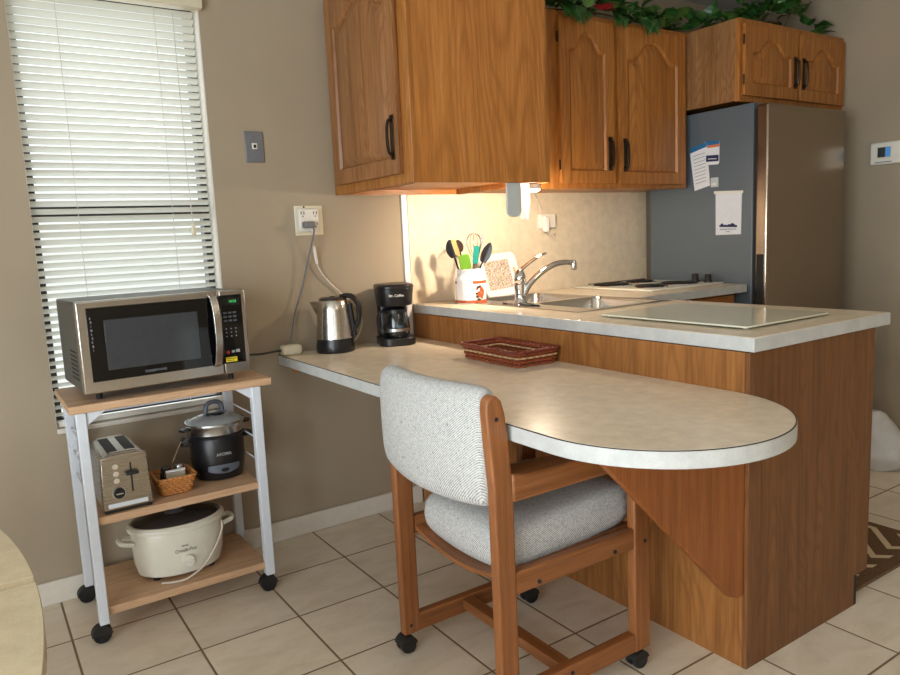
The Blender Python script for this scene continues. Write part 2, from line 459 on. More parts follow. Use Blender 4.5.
# ------------------------------------------------------------------ window blind
bl = thing('window_blind', 'cream slatted blind hanging closed in front of the bright window', 'blind', (-1.135, .03, WZ0))
m = MB(); m.box(-1.436, -.822, -.030, .022, 2.052, 2.094); m.build('headrail', plain('cream_headrail', (206, 196, 172), .45, var=.02), bl, bevel=.003)
m = MB(); zt, zb, n = 2.038, .655, 55
rt = random.Random(3)
for i in range(n):
    z = zt-(zt-zb)*i/(n-1); t = math.radians(33+rt.uniform(-2, 2)); hw = .0158
    pts = []
    for q in range(5):
        s_ = -1+q*.5; bow = .0016*(1-s_*s_)
        pts.append((.026+s_*hw*math.cos(t)+bow*math.sin(t), z-s_*hw*math.sin(t)+bow*math.cos(t)))
    m.loft([[(-1.4345, y, zz) for y, zz in pts], [(-.846, y, zz) for y, zz in pts]], cap=False, closed=False)
m.build('slats', SLAT, bl, smooth=True)
for x in (-1.295, -.985):
    MB().tube([(x, .005, 2.05), (x, .005, .63)], .0011, 5).build('ladder_cord', WHITECORD, bl)
MB().box(-1.432, -.848, .012, .042, .612, .632).build('bottom_rail', WHITEP, bl, bevel=.004)
MB().tube([(-.925, -.008, 2.03), (-.923, -.006, 1.45), (-.92, -.006, 1.29)], .0016, 6).build('pull_cord', WHITECORD, bl)
MB().lathe([(.004, 1.25), (.009, 1.255), (.008, 1.28), (.003, 1.295)], (-.92, -.006, 0), 10).build('tassel', CREAMP, bl, smooth=True)

# ------------------------------------------------------------------ wall plates and cords
pj = thing('phone_jack_plate', 'brushed grey jack plate with a small white socket between window and oak cabinet', 'wall plate', (-.664, 0, 1.576))
MB().box(-.700, -.627, -.006, 0, 1.518, 1.634).build('plate', GREYPLATE, pj, bevel=.003)
k = MB().box(-.674, -.654, -.011, -.005, 1.568, 1.590).build('jack', WHITEP, pj, bevel=.002)
MB().box(-.669, -.659, -.0118, -.0105, 1.572, 1.584).build('socket_hole', BLACKM, k)
for z in (1.534, 1.618):
    MB().lathe([(.003, -.0075), (.003, -.005)], (-.664, 0, z), 10, axis='y').build('screw', ALU, pj)

wo = thing('wall_outlet', 'cream wall outlet with a plug-in adapter above the kettle', 'outlet', (-.462, 0, 1.29))
MB().box(-.523, -.402, -.006, 0, 1.234, 1.352).build('cover_plate', CREAMP, wo, bevel=.003)
ad = MB().box(-.516, -.430, -.034, -.005, 1.248, 1.340).build('adapter', WHITEP, wo, bevel=.006)
for x, z in ((-.500, 1.318), (-.447, 1.318), (-.447, 1.276)):
    q = MB()
    q.box(x-.008, x-.005, -.0348, -.0335, z-.002, z+.010); q.box(x+.004, x+.007, -.0348, -.0335, z-.002, z+.010)
    q.lathe([(.0028, -.0348), (.0028, -.0335)], (x, 0, z-.009), 8, axis='y')
    q.build('socket_slots', BLACKM, ad)
MB().lathe([(.004, -.0075), (.004, -.005)], (-.482, 0, 1.347), 10, axis='y').build('screw', BLACKM, wo)
ec = thing('extension_cord', 'grey extension cord running from the wall outlet down to the bar', 'cord', (-.59, -.05, .768))
MB().box(-.508, -.462, -.070, -.0348, 1.262, 1.288).build('plug', GREYCORD, ec, bevel=.007)
p = smooth_path([(-.474, -.066, 1.265), (-.470, -.060, 1.24), (-.487, -.035, 1.15), (-.523, -.025, 1.02), (-.560, -.03, .93), (-.588, -.05, .85), (-.600, -.055, .815)])
MB().tube(p, .0048, 8, flat=.7).build('cord', GREYCORD, ec, smooth=True)
cn = MB(); cn.loft([[(x, y*sc-.055, z*sc+.789) for y, z in rrect(-.026, .026, -.021, .021, .012)] for x, sc in ((-.640, .6), (-.634, .85), (-.600, 1.0), (-.570, .95), (-.560, .7))])
L(cn.build('connector', CREAMP, ec, smooth=True), 'tan rounded connector block at the end of the cord')
kc = thing('kettle_cord', 'thin pale cord hanging from the outlet and looping behind the kettle', 'cord', (-.36, -.05, .768))
MB().box(-.470, -.452, -.056, -.0352, 1.235, 1.262).build('plug', WHITEP, kc, bevel=.004)
p = smooth_path([(-.460, -.05, 1.24), (-.466, -.035, 1.20), (-.452, -.02, 1.13), (-.418, -.015, 1.065), (-.345, -.012, .99), (-.283, -.012, .93), (-.262, -.02, .87), (-.285, -.028, .81), (-.33, -.03, .7745), (-.36, -.03, .7735)])
MB().tube(p, .0032, 8).build('cord', WHITECORD, kc, smooth=True)
MB().tube([(-.4625, -.033, 1.19), (-.449, -.0205, 1.12)], .007, 8).build('twist_tie_sleeve', WHITEP, kc, smooth=True)

# backsplash panel, its trim strip, thermostat
bs = MB().box(.0, 1.53, -.006, 0, .914, 1.40).build('trim_3', SPLASH); struct(bs)
struct(MB().box(-.031, -.004, -.010, 0, .768, 1.40).build('trim_1', plain('strip_white', (224, 224, 226), .4, var=.02), bevel=.002))
th = thing('thermostat', 'white thermostat with a small blue screen on the wall right of the fridge', 'thermostat', (XR, -.88, 1.53))
MB().box(XR-.028, XR+.002, -.990, -.790, 1.470, 1.583).build('housing', WHITEP, th, bevel=.008)
MB().box(XR-.0295, XR-.027, -.900, -.822, 1.498, 1.562).build('screen_bezel', CREAMP, th, bevel=.001)
L(MB().box(XR-.0305, XR-.028, -.868, -.830, 1.506, 1.556).build('screen', plain('lcd_dark', (52, 62, 62), .15), th), 'dark display half')
L(MB().box(XR-.0305, XR-.028, -.893, -.868, 1.506, 1.556).build('screen', emis('lcd_blue', (70, 130, 190), .35), th), 'blue lit display half')
MB().box(XR-.0295, XR-.027, -.900, -.815, 1.480, 1.484).build('slot', GREYP, th)

# ------------------------------------------------------------------ cabinets
def arch(w, y0, yside, rise, n=24):
    """cathedral outline, counter-clockwise, centred on u=0"""
    pts = [(-w/2, y0), (w/2, y0)]
    for i in range(n+1):
        t = 1-2*i/n; a = abs(t)
        f = .5*(1+math.cos(PI*min(1, a/.80)**1.35))
        pts.append((w/2*t, yside+rise*f))
    return pts
def door(parent, org, U, N, w, h, handle_u, wood=OAK, name='door', hinges=None, hz=None, rise=.075):
    """raised-panel cathedral door: org = lower-left corner on the cabinet face, U along width, N outward"""
    U, N, Z = Vector(U), Vector(N), Vector((0, 0, 1)); org = Vector(org)
    def P(u, v, d): return org+U*(u+w/2)+Z*v+N*d
    m = MB(); st = .056; t0, t1 = .008, .020
    def slab(poly, d0, d1, inset=None):
        m.loft([[P(u, v, d0) for u, v in poly], [P(u, v, d1) for u, v in (inset or poly)]])
    slab([(-w/2+.002, .002), (w/2-.002, .002), (w/2-.002, h-.002), (-w/2+.002, h-.002)], .0005, t0)
    def fr(poly):   # frame pieces with an eased outer lip
        slab(poly, t0-.002, t1)
    e = .0
    fr([(-w/2, 0), (-w/2+st, 0), (-w/2+st, h), (-w/2, h)])
    fr([(w/2-st, 0), (w/2, 0), (w/2, h), (w/2-st, h)])
    fr([(-w/2+st, 0), (w/2-st, 0), (w/2-st, st), (-w/2+st, st)])
    iw = w-2*st; ys = h-st-rise
    top = [(u, v) for u, v in arch(iw, 0, ys, rise)[2:]]
    n = len(top)
    for i in range(n-1):
        (u1, v1), (u2, v2) = top[i], top[i+1]
        fr([(u2, v2), (u1, v1), (u1, h), (u2, h)])
    # moulded step and raised field
    def A(ins): return arch(iw-2*ins, st+ins, ys-ins, rise*(1-ins*1.2))
    m.loft([[P(u, v, t1-.001) for u, v in A(.0)], [P(u, v, t0+.001) for u, v in A(.007)]], cap=False)
    m.loft([[P(u, v, t0) for u, v in A(.014)], [P(u, v, t0+.002) for u, v in A(.014)], [P(u, v, t1-.002) for u, v in A(.034)], [P(u, v, t1-.001) for u, v in A(.036)]])
    d = m.build(name, wood, parent, bevel=.0022, angle=50)
    hu = handle_u; z0 = hz if hz is not None else .05
    b = MB()
    pl = [(-.012, 0), (.012, 0), (.0145, .012), (.012, .024), (.012, .128), (.0145, .140), (.012, .152), (-.012, .152), (-.0145, .140), (-.012, .128), (-.012, .024), (-.0145, .012)]
    b.loft([[P(hu+u, z0+v, t1-.0005) for u, v in pl], [P(hu+u, z0+v, t1+.003) for u, v in pl]])
    hd = b.build('handle', BRONZE, d, bevel=.001)
    g = MB()
    pts = smooth_path([P(hu, z0+.018, t1+.002), P(hu, z0+.020, t1+.014), P(hu, z0+.04, t1+.020), P(hu, z0+.076, t1+.022), P(hu, z0+.112, t1+.020), P(hu, z0+.132, t1+.014), P(hu, z0+.134, t1+.002)], 5)
    g.tube(pts, .0058, 8)
    for q in (.012, .140):
        c = P(hu, z0+q, t1+.006); g.ball(c, .006, 10)
    g.build('pull', BRONZE, hd, smooth=True)
    for v in (hinges or []):
        sgn = -1 if handle_u > 0 else 1
        q = MB(); q.tube([P(sgn*(w/2+.004), v-.022, .014), P(sgn*(w/2+.004), v+.022, .014)], .0045, 8)
        q.build('hinge', BRONZE, d, smooth=True)
    return d

ZU, ZT = 1.392, 2.145
# hanging cabinet over the bar
c1 = thing('hanging_cabinet', 'large oak cabinet hung over the bar, plain side panel facing the room', 'cabinet', (-.02, -.31, ZU))
MB().box(-.316, .256, -.620, -.002, ZU+.022, ZT-.002).build('body', OAK, c1)
L(MB().box(-.318, .258, -.625, -.612, ZU, ZT).build('side_panel', oak('oak_side_panel', (158, 100, 44), (184, 120, 58), (196, 134, 72), 'z', .36, .9, .62), c1, bevel=.0015), 'plain oak side panel')
MB().box(-.316, .256, -.016, -.002, ZU, ZU+.0215).build('back_rail', OAKX, c1)
for x0, x1 in ((-.338, -.316), (.256, .277)):
    m = MB(); y0, y1 = -.625, -.003
    m.box(x0, x1, y0, y0+.058, ZU, ZT); m.box(x0, x1, y1-.045, y1, ZU, ZT)
    m.box(x0, x1, y0+.058, y1-.045, ZU, ZU+.045); m.box(x0, x1, y0+.058, y1-.045, ZT-.04, ZT)
    m.build('face_frame', OAK, c1, bevel=.0018)
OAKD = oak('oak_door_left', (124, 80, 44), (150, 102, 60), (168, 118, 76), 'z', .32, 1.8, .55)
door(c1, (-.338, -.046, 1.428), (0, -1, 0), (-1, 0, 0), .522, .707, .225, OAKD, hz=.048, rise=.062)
door(c1, (.277, -.584, 1.428), (0, 1, 0), (1, 0, 0), .522, .695, -.225, OAK, hz=.035, rise=.085)
# wall cabinet
c2 = thing('wall_cabinet', 'two-door oak wall cabinet left of the fridge, over the sink corner', 'cabinet', (.87, -.16, ZU))
MB().box(.302, 1.458, -.310, -.002, ZU+.018, ZT-.002).build('body', OAK, c2)
m = MB()
for x0, x1 in ((.302, .604), (.926, .966), (1.424, 1.460)): m.box(x0, x1, -.330, -.310, ZU, ZT)
for x0, x1 in ((.604, .926), (.966, 1.424)): m.box(x0, x1, -.330, -.310, ZU, ZU+.04); m.box(x0, x1, -.330, -.310, ZT-.032, ZT)
m.build('face_frame', OAK, c2, bevel=.0018)
door(c2, (.594, -.330, 1.414), (1, 0, 0), (0, -1, 0), .336, .708, .135, hz=.058, hinges=(.08, .62))
door(c2, (.962, -.330, 1.410), (1, 0, 0), (0, -1, 0), .464, .712, -.198, hz=.058, rise=.085)
MB().box(.302, 1.458, -.310, -.002, ZU+.004, ZU+.018).build('bottom_panel', OAKX, c2)
# cabinet over the fridge
ZF = 1.775
c3 = thing('fridge_top_cabinet', 'short two-door oak cabinet above the fridge', 'cabinet', (1.91, -.31, ZF))
MB().box(1.474, 2.366, -.604, -.002, ZF+.012, ZT-.002).build('body', OAK, c3)
L(MB().box(1.462, 1.474, -.605, -.003, ZF, ZT).build('side_panel', PANEL2, c3), 'greyer oak side panel')
m = MB()
for x0, x1 in ((1.462, 1.490), (1.908, 1.942), (2.342, 2.369)): m.box(x0, x1, -.625, -.604, ZF-.004, ZT)
for x0, x1 in ((1.490, 1.908), (1.942, 2.342)): m.box(x0, x1, -.625, -.604, ZF-.004, ZF+.03); m.box(x0, x1, -.625, -.604, ZT-.03, ZT)
m.build('face_frame', OAK, c3, bevel=.0018)
door(c3, (1.482, -.625, 1.797), (1, 0, 0), (0, -1, 0), .430, .322, .192, hz=.055, hinges=(.07, .25), rise=.068)
door(c3, (1.938, -.625, 1.797), (1, 0, 0), (0, -1, 0), .410, .322, -.180, hz=.055, rise=.068)

# peninsula cabinet and main base cabinet
c4 = thing('peninsula_cabinet', 'oak peninsula base cabinet carrying the worktop and the lower bar', 'cabinet', (.3, -.85, 0))
L(MB().box(.0005, .016, -1.662, -.016, 0, .874).build('back_panel', BPANEL, c4), 'oak panel behind the bar')
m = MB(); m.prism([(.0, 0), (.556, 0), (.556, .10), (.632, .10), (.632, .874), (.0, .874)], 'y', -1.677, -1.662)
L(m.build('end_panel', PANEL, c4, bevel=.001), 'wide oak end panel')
MB().box(.016, .610, -1.662, -.05, .10, .68).build('body', OAK, c4)
MB().box(.540, .552, -1.6615, -.70, 0, .10).build('toe_kick', BLACKM, c4)
for i, y in enumerate((-1.655, -1.335, -1.015)):
    if i < 2: pass
    d = MB().box(.612, .634, y, y+.305, .11, .70).build('door', OAK, c4, bevel=.003)
    MB().box(.612, .634, y, y+.305, .71, .865).build('drawer', OAK, c4, bevel=.003)
L(MB().box(.5563, .572, -1.676, -1.640, .0, .098).build('toe_kick_cap', BLACKM, c4), 'black end of the toe kick')
c5 = thing('base_cabinet', 'oak base cabinet under the stove worktop beside the fridge', 'cabinet', (1.1, -.3, 0))
MB().box(.70, 1.458, -.600, -.02, .10, .874).build('body', OAK, c5)
MB().box(.70, 1.458, -.54, -.53, 0, .10).build('toe_kick', BLACKM, c5)
MB().box(.80, 1.452, -.620, -.600, .72, .862).build('drawer', OAKX, c5, bevel=.003)
for x in (.80, 1.13): MB().box(x, x+.322, -.620, -.600, .12, .705).build('door', OAK, c5, bevel=.003)

# worktop (L-shaped, with the sink cut-out)
SX0, SX1, SY0, SY1 = .155, .655, -.895, -.085
wt = thing('worktop', 'beige laminate L-shaped kitchen worktop with pale rolled edges', 'worktop', (.4, -.8, .876))
hole = lambda x, y: SX0+.012 < x < SX1-.012 and SY0+.012 < y < SY1-.012
m = MB().cells([.004, SX0+.012, SX1-.012, .70, 1.468], [-1.6865, SY0+.012, -.674, SY1-.012, -.0065], lambda x, y: (x < .70 or y > -.674) and not hole(x, y), .878, .914)
m.build('top_surface', LAM, wt, bevel=.004)
def band(poly, z0, z1, th, name, mat, parent, bevel=0):
    """strip of thickness th following an open 2-D polyline, offset to its right"""
    mb = MB(); P2 = [Vector((a, b, 0)) for a, b in poly]; off = []
    for i, q in enumerate(P2):
        ns = []
        if i > 0: d = (q-P2[i-1]).normalized(); ns.append(Vector((d.y, -d.x, 0)))
        if i < len(P2)-1: d = (P2[i+1]-q).normalized(); ns.append(Vector((d.y, -d.x, 0)))
        nn = sum(ns, Vector())
        nn = nn/ (nn.length_squared/len(ns)) if len(ns) > 1 else ns[0]
        off.append(q+nn*th)
    mb.loft([[(a.x, a.y, z0), (b.x, b.y, z0), (b.x, b.y, z1), (a.x, a.y, z1)] for a, b in zip(P2, off)])
    return mb.build(name, mat, parent, bevel=bevel)
path = [(.003, -.0065), (.003, -1.6875), (.70, -1.6875), (.701, -.675), (1.469, -.675)]
path = [(p[0], p[1]) for p in path]
band(list(reversed(path)), .876, .9125, .004, 'edge_band', LAMEDGE, wt, bevel=.0015)

# lower bar
bar = thing('breakfast_bar', 'long beige breakfast bar with a rounded end and pale edge band', 'counter', (-.3, -.9, .73))
N = 40
arcp = [(-.318+.317*math.cos(PI+PI*i/N), -1.625+.317*math.sin(PI+PI*i/N)) for i in range(N+1)]
arcp[-1] = (-.001, -1.625)
poly = [(-.001, -.011), (-.635, -.011)]+arcp
MB().prism(poly, 'z', .731, .768).build('top_surface', LAM, bar, bevel=.0015)
edge = [(-.635, -.0115)]+arcp[:-1]+[(-.0015, -1.628)]
band(list(reversed(edge)), .730, .7655, -.003, 'edge_band', LAMEDGE, bar) if False else band(edge, .730, .7655, .003, 'edge_band', LAMEDGE, bar)
band(edge, .7655, .7675, .0022, 'edge_seam', SEAM, bar)
m = MB(); m.prism([(-.002, .729), (-.54, .729), (-.545, .715), (-.06, .226), (-.03, .214), (-.002, .214)], 'y', -1.668, -1.648)
L(m.build('end_bracket', PINE, bar, bevel=.002), 'triangular plywood support under the rounded end')
MB().prism([(-.003, .729), (-.60, .729), (-.58, .69), (-.003, .69)], 'y', -.034, -.0125).build('wall_cleat', OAKX, bar, bevel=.002)

# ------------------------------------------------------------------ sink, faucet, stove
sk = thing('kitchen_sink', 'stainless double-bowl sink set into the peninsula worktop', 'sink', (.4, -.49, .75))
B = [(.262, .622, -.862, -.515), (.262, .622, -.470, -.122)]
xs = sorted({SX0, SX1, B[0][0], B[0][1]}); ys = sorted({SY0, SY1, B[0][2], B[0][3], B[1][2], B[1][3]})
inb = lambda x, y: any(a < x < b and c < y < d for a, b, c, d in B)
MB().cells(xs, ys, lambda x, y: not inb(x, y), .9142, .9182).build('rim', SINKM, sk, bevel=.0015)
for a, b, c, d in B:
    q = MB(); Ls = []
    for ins, z, r in ((0, .9175, .03), (.004, .905, .035), (.012, .78, .05), (.03, .752, .06), (.08, .748, .05)):
        Ls.append([(x, y, z) for x, y in rrect(a+ins, b-ins, c+ins, d-ins, r, 5)])
    q.loft(Ls[::-1], cap=False)
    cxx, cyy = (a+b)/2, (c+d)/2
    q.loft([[(x, y, .748) for x, y in rrect(a+.08, b-.08, c+.08, d-.08, .05, 5)], [(cxx+(x-cxx)*.2, cyy+(y-cyy)*.2, .746) for x, y in rrect(a+.08, b-.08, c+.08, d-.08, .05, 5)]], cap=False)
    bw = q.build('bowl', SINKM, sk, smooth=True)
    MB().lathe([(.045, .7475), (.043, .751), (.03, .752), (.004, .7525)], (cxx, cyy, 0), 20).build('strainer', CHROME, bw, smooth=True)
fa = thing('faucet', 'chrome single-lever faucet with a long curved spout behind the sink', 'faucet', (.222, -.49, .918))
MB().lathe([(.001, .9185), (.033, .9185), (.032, .926), (.023, .940), (.021, .955), (.025, .985), (.0265, 1.0), (.022, 1.004), (.022, 1.008), (.025, 1.012), (.024, 1.030), (.018, 1.050), (.009, 1.060), (.001, 1.061)], (.222, -.49, 0), 24).build('body', CHROME, fa, smooth=True)
MB().lathe([(.001, .9185), (.024, .9185), (.028, .924), (.02, .929), (.001, .930)], (.222, -.49, 0), 24, 1.05, 4.6).build('base_plate', CHROME, fa, smooth=True)
sp = smooth_path([(.236, -.497, .962), (.260, -.506, 1.000), (.305, -.520, 1.040), (.362, -.538, 1.070), (.408, -.552, 1.078), (.442, -.563, 1.074)], 8)
so = MB().tube(sp, [.0145-.0045*i/len(sp) for i in range(len(sp))], 12).build('spout', CHROME, fa, smooth=True)
MB().lathe([(.011, 1.045), (.0125, 1.050), (.0125, 1.074), (.009, 1.085), (.001, 1.087)], (.448, -.565, 0), 16).build('aerator', CHROME, so, smooth=True)
lv = smooth_path([(.224, -.49, 1.055), (.240, -.497, 1.068), (.272, -.510, 1.092), (.308, -.524, 1.113), (.328, -.532, 1.120)], 6)
MB().tube(lv, [.012-.006*i/len(lv) for i in range(len(lv))], 10, flat=.7).build('lever', CHROME, fa, smooth=True)

ct = thing('cooktop', 'white drop-in electric cooktop with black coil burners beside the fridge', 'stove', (1.2, -.3, .914))
MB().box(.93, 1.452, -.560, -.055, .9145, .924).build('panel', WHITEE, ct, bevel=.004)
def coil(x, y, r):
    pan = MB().lathe([(.001, .9235), (r*.6, .9245), (r, .9265), (r+.012, .9285), (r+.014, .926), (r+.012, .9235)], (x, y, 0), 28).build('drip_pan', CHROME, ct, smooth=True)
    pts = []
    for i in range(4*20+1):
        t = i/80; a = t*4*2*PI; rr = .018+(r-.022)*t
        pts.append((x+rr*math.cos(a), y+rr*math.sin(a), .9305))
    MB().tube(pts, .0045, 6).build('coil', BURNER, pan, smooth=True)
coil(1.055, -.435, .075); coil(1.055, -.185, .095); coil(1.255, -.435, .085); coil(1.265, -.185, .075)
MB().box(1.02, 1.44, -.078, -.062, .9245, .930).build('back_ledge', BLACKM, ct, bevel=.003)
for y in (-.435, -.510):
    MB().lathe([(.021, .9242), (.021, .930), (.017, .936), (.0155, .962), (.013, .965), (.001, .9655)], (1.395, y, 0), 16).build('knob', BLACKP, ct, smooth=True)

gb = thing('glass_board', 'frosted glass cutting board lying on the peninsula end of the worktop', 'cutting board', (.32, -1.32, .914))
m = MB(); m.prism(rrect(.112, .530, -1.592, -1.035, .012, 4), 'z', .919, .924); m.build('plate', BOARDGLASS, gb, bevel=.001)
for x in (.14, .50):
    for y in (-1.57, -1.06): MB().lathe([(.008, .9142), (.008, .9195)], (x, y, 0), 10).build('foot', WHITEP, gb)

# ------------------------------------------------------------------ fridge and papers
FX, FF, FZ = 1.482, -.768, 1.743
fr = thing('refrigerator', 'tall steel-fronted refrigerator with a grey side panel', 'fridge', (1.8, -.4, 0))
MB().box(FX, 2.132, -.690, -.075, .03, FZ+.012).build('case', GREYSIDE, fr, bevel=.004)
MB().box(FX+.008, 2.120, -.704, -.6895, .05, FZ-.02).build('door_gasket', BLACKM, fr)
dr = MB().box(FX-.002, 2.143, FF, -.704, .06, FZ).build('door', FRIDGED, fr, bevel=.012, seg=3)
L(MB().box(FX-.0035, FX+.02, -.752, -.716, .70, 1.055).build('recessed_grip', BLACKM, dr, bevel=.002), 'black recessed grip')
for x in (1.55, 2.06):
    for y in (-.64, -.14): MB().lathe([(.02, .0), (.02, .034)], (x, y, 0), 12).build('foot', BLACKM, fr)
def sheet(name, yz, x0, mat, parent=None, th=.0008):
    m = MB(); m.loft([[(x0, y, z) for y, z in yz], [(x0-th, y, z) for y, z in yz]]); return m.build(name, mat, parent)
X = FX-.0003
b1 = thing('brochure', 'tall white leaflet with a blue header tilted on the fridge side', 'leaflet', (FX, -.40, 1.48))
sheet('page', [(-.336, 1.567), (-.343, 1.589), (-.436, 1.606), (-.456, 1.396), (-.365, 1.376)], X-.001, PAPER, b1)
sheet('header', [(-.336, 1.563), (-.343, 1.591), (-.436, 1.608), (-.437, 1.586), (-.40, 1.578)], X-.0019, BLUEI, b1)
for i in range(9):
    z = 1.545-i*.017; m = i*.004
    sheet('text_line', [(-.355-m*.5, z), (-.425-m*.3, z+.012), (-.425-m*.3, z+.0145), (-.355-m*.5, z+.0025)], X-.0019, GREYTEXT, b1, .0003)
b2 = thing('postcard', 'white card with orange and blue top edge behind the leaflet on the fridge side', 'card', (FX, -.47, 1.57))
sheet('page', [(-.425, 1.500), (-.420, 1.612), (-.509, 1.606), (-.507, 1.5)], X, PAPER, b2, .0007)
sheet('header', [(-.437, 1.590), (-.420, 1.6125), (-.509, 1.6065), (-.508, 1.592)], X-.0008, BLUEI, b2, .0004)
sheet('stripe', [(-.437, 1.578), (-.437, 1.590), (-.508, 1.592), (-.508, 1.578)], X-.0008, ORANGEI, b2, .0004)
b3 = thing('business_card', 'small navy and white card stuck beside the leaflet on the fridge side', 'card', (FX, -.47, 1.52))
sheet('card', [(-.432, 1.497), (-.432, 1.546), (-.507, 1.542), (-.505, 1.494)], X-.0030, PAPER, b3)
sheet('navy_panel', [(-.434, 1.512), (-.434, 1.543), (-.506, 1.539), (-.5055, 1.509)], X-.0039, NAVY, b3, .0003)
sheet('text_line', [(-.445, 1.523), (-.445, 1.5265), (-.495, 1.5235), (-.495, 1.520)], X-.0043, PAPER, b3, .0002)
b4 = thing('magnet_clip', 'small clear white magnet clip below the leaflet on the fridge side', 'magnet', (FX, -.484, 1.408))
MB().box(X-.006, X, -.505, -.462, 1.386, 1.432).build('clip', FROSTED, b4, bevel=.002)
MB().box(X-.010, X-.0055, -.497, -.470, 1.395, 1.405).build('jaw', WHITEP, b4, bevel=.001)
b5 = thing('notepad', 'white notepad with a navy skyline logo hanging on the fridge side', 'notepad', (FX, -.56, 1.25))
sheet('pages', [(-.492, 1.151), (-.490, 1.362), (-.635, 1.355), (-.632, 1.152)], X, PAPER, b5, .004)
sheet('binding', [(-.482, 1.352), (-.482, 1.366), (-.643, 1.358), (-.643, 1.346)], X-.004, WHITEP, b5, .002)
sky = [(-.513, 1.190)]
for y, z in ((-.513, 1.199), (-.519, 1.199), (-.522, 1.206), (-.532, 1.207), (-.538, 1.198), (-.548, 1.201), (-.556, 1.197), (-.566, 1.202), (-.575, 1.201), (-.583, 1.207), (-.592, 1.205), (-.600, 1.198), (-.612, 1.196), (-.612, 1.186)): sky.append((y, z))
sheet('skyline_logo', sky, X-.0042, NAVY, b5, .0004)
for j, (txt, sz, z) in enumerate((('Business Bank Center', .0105, 1.178), ('Florida', .008, 1.166))):
    lettering('Riverside Homes, Inc' if j == 0 else 'Florida', sz, face_negx(X-.0046, -.562, z), NAVY, b5)

# ------------------------------------------------------------------ garland on the cabinets
ga = thing('ivy_garland', 'leafy green ivy garland with a red flower draped along the cabinet tops', 'garland', (1.4, -.25, ZT))
rg = random.Random(11)
vine = smooth_path([(.36, -.20, 2.17), (.60, -.26, 2.17), (.80, -.30, 2.175), (1.0, -.27, 2.185), (1.22, -.30, 2.165), (1.40, -.24, 2.175), (1.52, -.33, 2.165), (1.66, -.42, 2.18), (1.80, -.45, 2.20), (1.94, -.50, 2.21), (2.08, -.46, 2.20), (2.20, -.5, 2.17), (2.30, -.52, 2.165)], 10)
MB().tube(vine, .004, 6).build('vine', STEMM, ga, smooth=True)
def leaf(mb, c, d, s, up):
    d = d.normalized(); sd = d.cross(up)
    if sd.length < .01: sd = d.orthogonal()
    sd.normalize(); nn = sd.cross(d)
    out = [(0, 0), (.30, .12), (.42, .30), (.34, .42), (.22, .62), (.10, .82), (0, 1.0)]
    mid = [mb.bm.verts.new(c+d*(s*v)+nn*(s*(.10*math.sin(v*2.8)-.22*v*v))) for _, v in out]
    for sg in (1, -1):
        ed = [mb.bm.verts.new(c+d*(s*v)+sd*(s*u*sg)+nn*(s*(.10*math.sin(v*2.8)-.22*v*v+.16*u))) for u, v in out[1:-1]]
        seq = [mid[0]]+ed+[mid[-1]]
        for i in range(len(seq)-1):
            a, b, c1_, d1_ = mid[i], seq[i], seq[i+1], mid[i+1]
            vs = []
            for q in (a, b, c1_, d1_):
                if q not in vs: vs.append(q)
            if len(vs) > 2: mb._face(vs)
la, lb, ls = MB(), MB(), MB()
for i in range(330):
    p = vine[rg.randrange(len(vine))]
    if 1.40 < p.x < 1.62 and rg.random() < .45: continue
    if p.x > 2.02 and rg.random() < .80: continue
    tall = .05 if 1.75 < p.x < 2.15 else 0
    if .82 < p.x < .95 and rg.random() < .6: continue
    c = p+Vector((rg.uniform(-.04, .04), rg.uniform(-.07, .05), rg.uniform(-.004, .055+tall*2.6)))
    if c.z < ZT+.012: c.z = ZT+.012
    d = Vector((rg.uniform(-1, 1), rg.uniform(-1.0, .4), rg.uniform(-.15, .75)))
    s = rg.uniform(.055, .105)
    tip = c+d.normalized()*s
    if tip.z < ZT+.02 and tip.y > (-.36 if tip.x < 1.45 else -.66): d.z = abs(d.z)*.5+.12
    leaf(la if rg.random() < .7 else lb, c, d, s, Vector((rg.uniform(-.3, .3), rg.uniform(-.6, .1), 1)).normalized())
for x, y in ((.72, -.335), (.95, -.34), (1.13, -.345), (1.17, -.345), (.66, -.34)):      # leaves spilling over the front edge
    for q in range(6):
        leaf(la, Vector((x+rg.uniform(-.04, .04), y-.012, 2.165)), Vector((rg.uniform(-.5, .5), -.55, -.8)), rg.uniform(.06, .10), Vector((rg.uniform(-.3, .3), -.8, .6)))
for x in (1.86, 1.98, 2.06, 2.26):
    d = Vector((rg.uniform(.1, .4), -.3, .9)); b0 = Vector((x, -.47, 2.19))
    pts = [b0, b0+d*.08, b0+d*.15+Vector((.02, -.01, 0))]
    if x > 2.2: pts = [Vector((2.22, -.5, 2.165)), Vector((2.27, -.53, 2.19)), Vector((2.31, -.55, 2.225))]
    ls.tube(pts, .003, 5)
    for q in range(6 if x < 2.2 else 3):
        leaf(lb if q % 2 else la, pts[1]+(pts[2]-pts[1])*(q/6), Vector((rg.uniform(-1, 1), rg.uniform(-1, .5), .6)), rg.uniform(.04, .06), Vector((0, 0, 1)))
la.build('leaves', LEAFM, ga, solid=.0008); L(lb.build('leaves', LEAFM2, ga, solid=.0008), 'paler leaves')
ls.build('stems', STEMM, ga)
fl = MB()
for fx, fy, fz in ((.862, -.335, 2.178), (.905, -.33, 2.185)):
    for q in range(12):
        a = q*2.4; leaf(fl, Vector((fx, fy, fz)), Vector((math.cos(a), math.sin(a)*.8-.2, .35+.4*(q % 3)/2)), .045, Vector((0, 0, 1)))
L(fl.build('flower', REDF, ga, solid=.001), 'red flower')

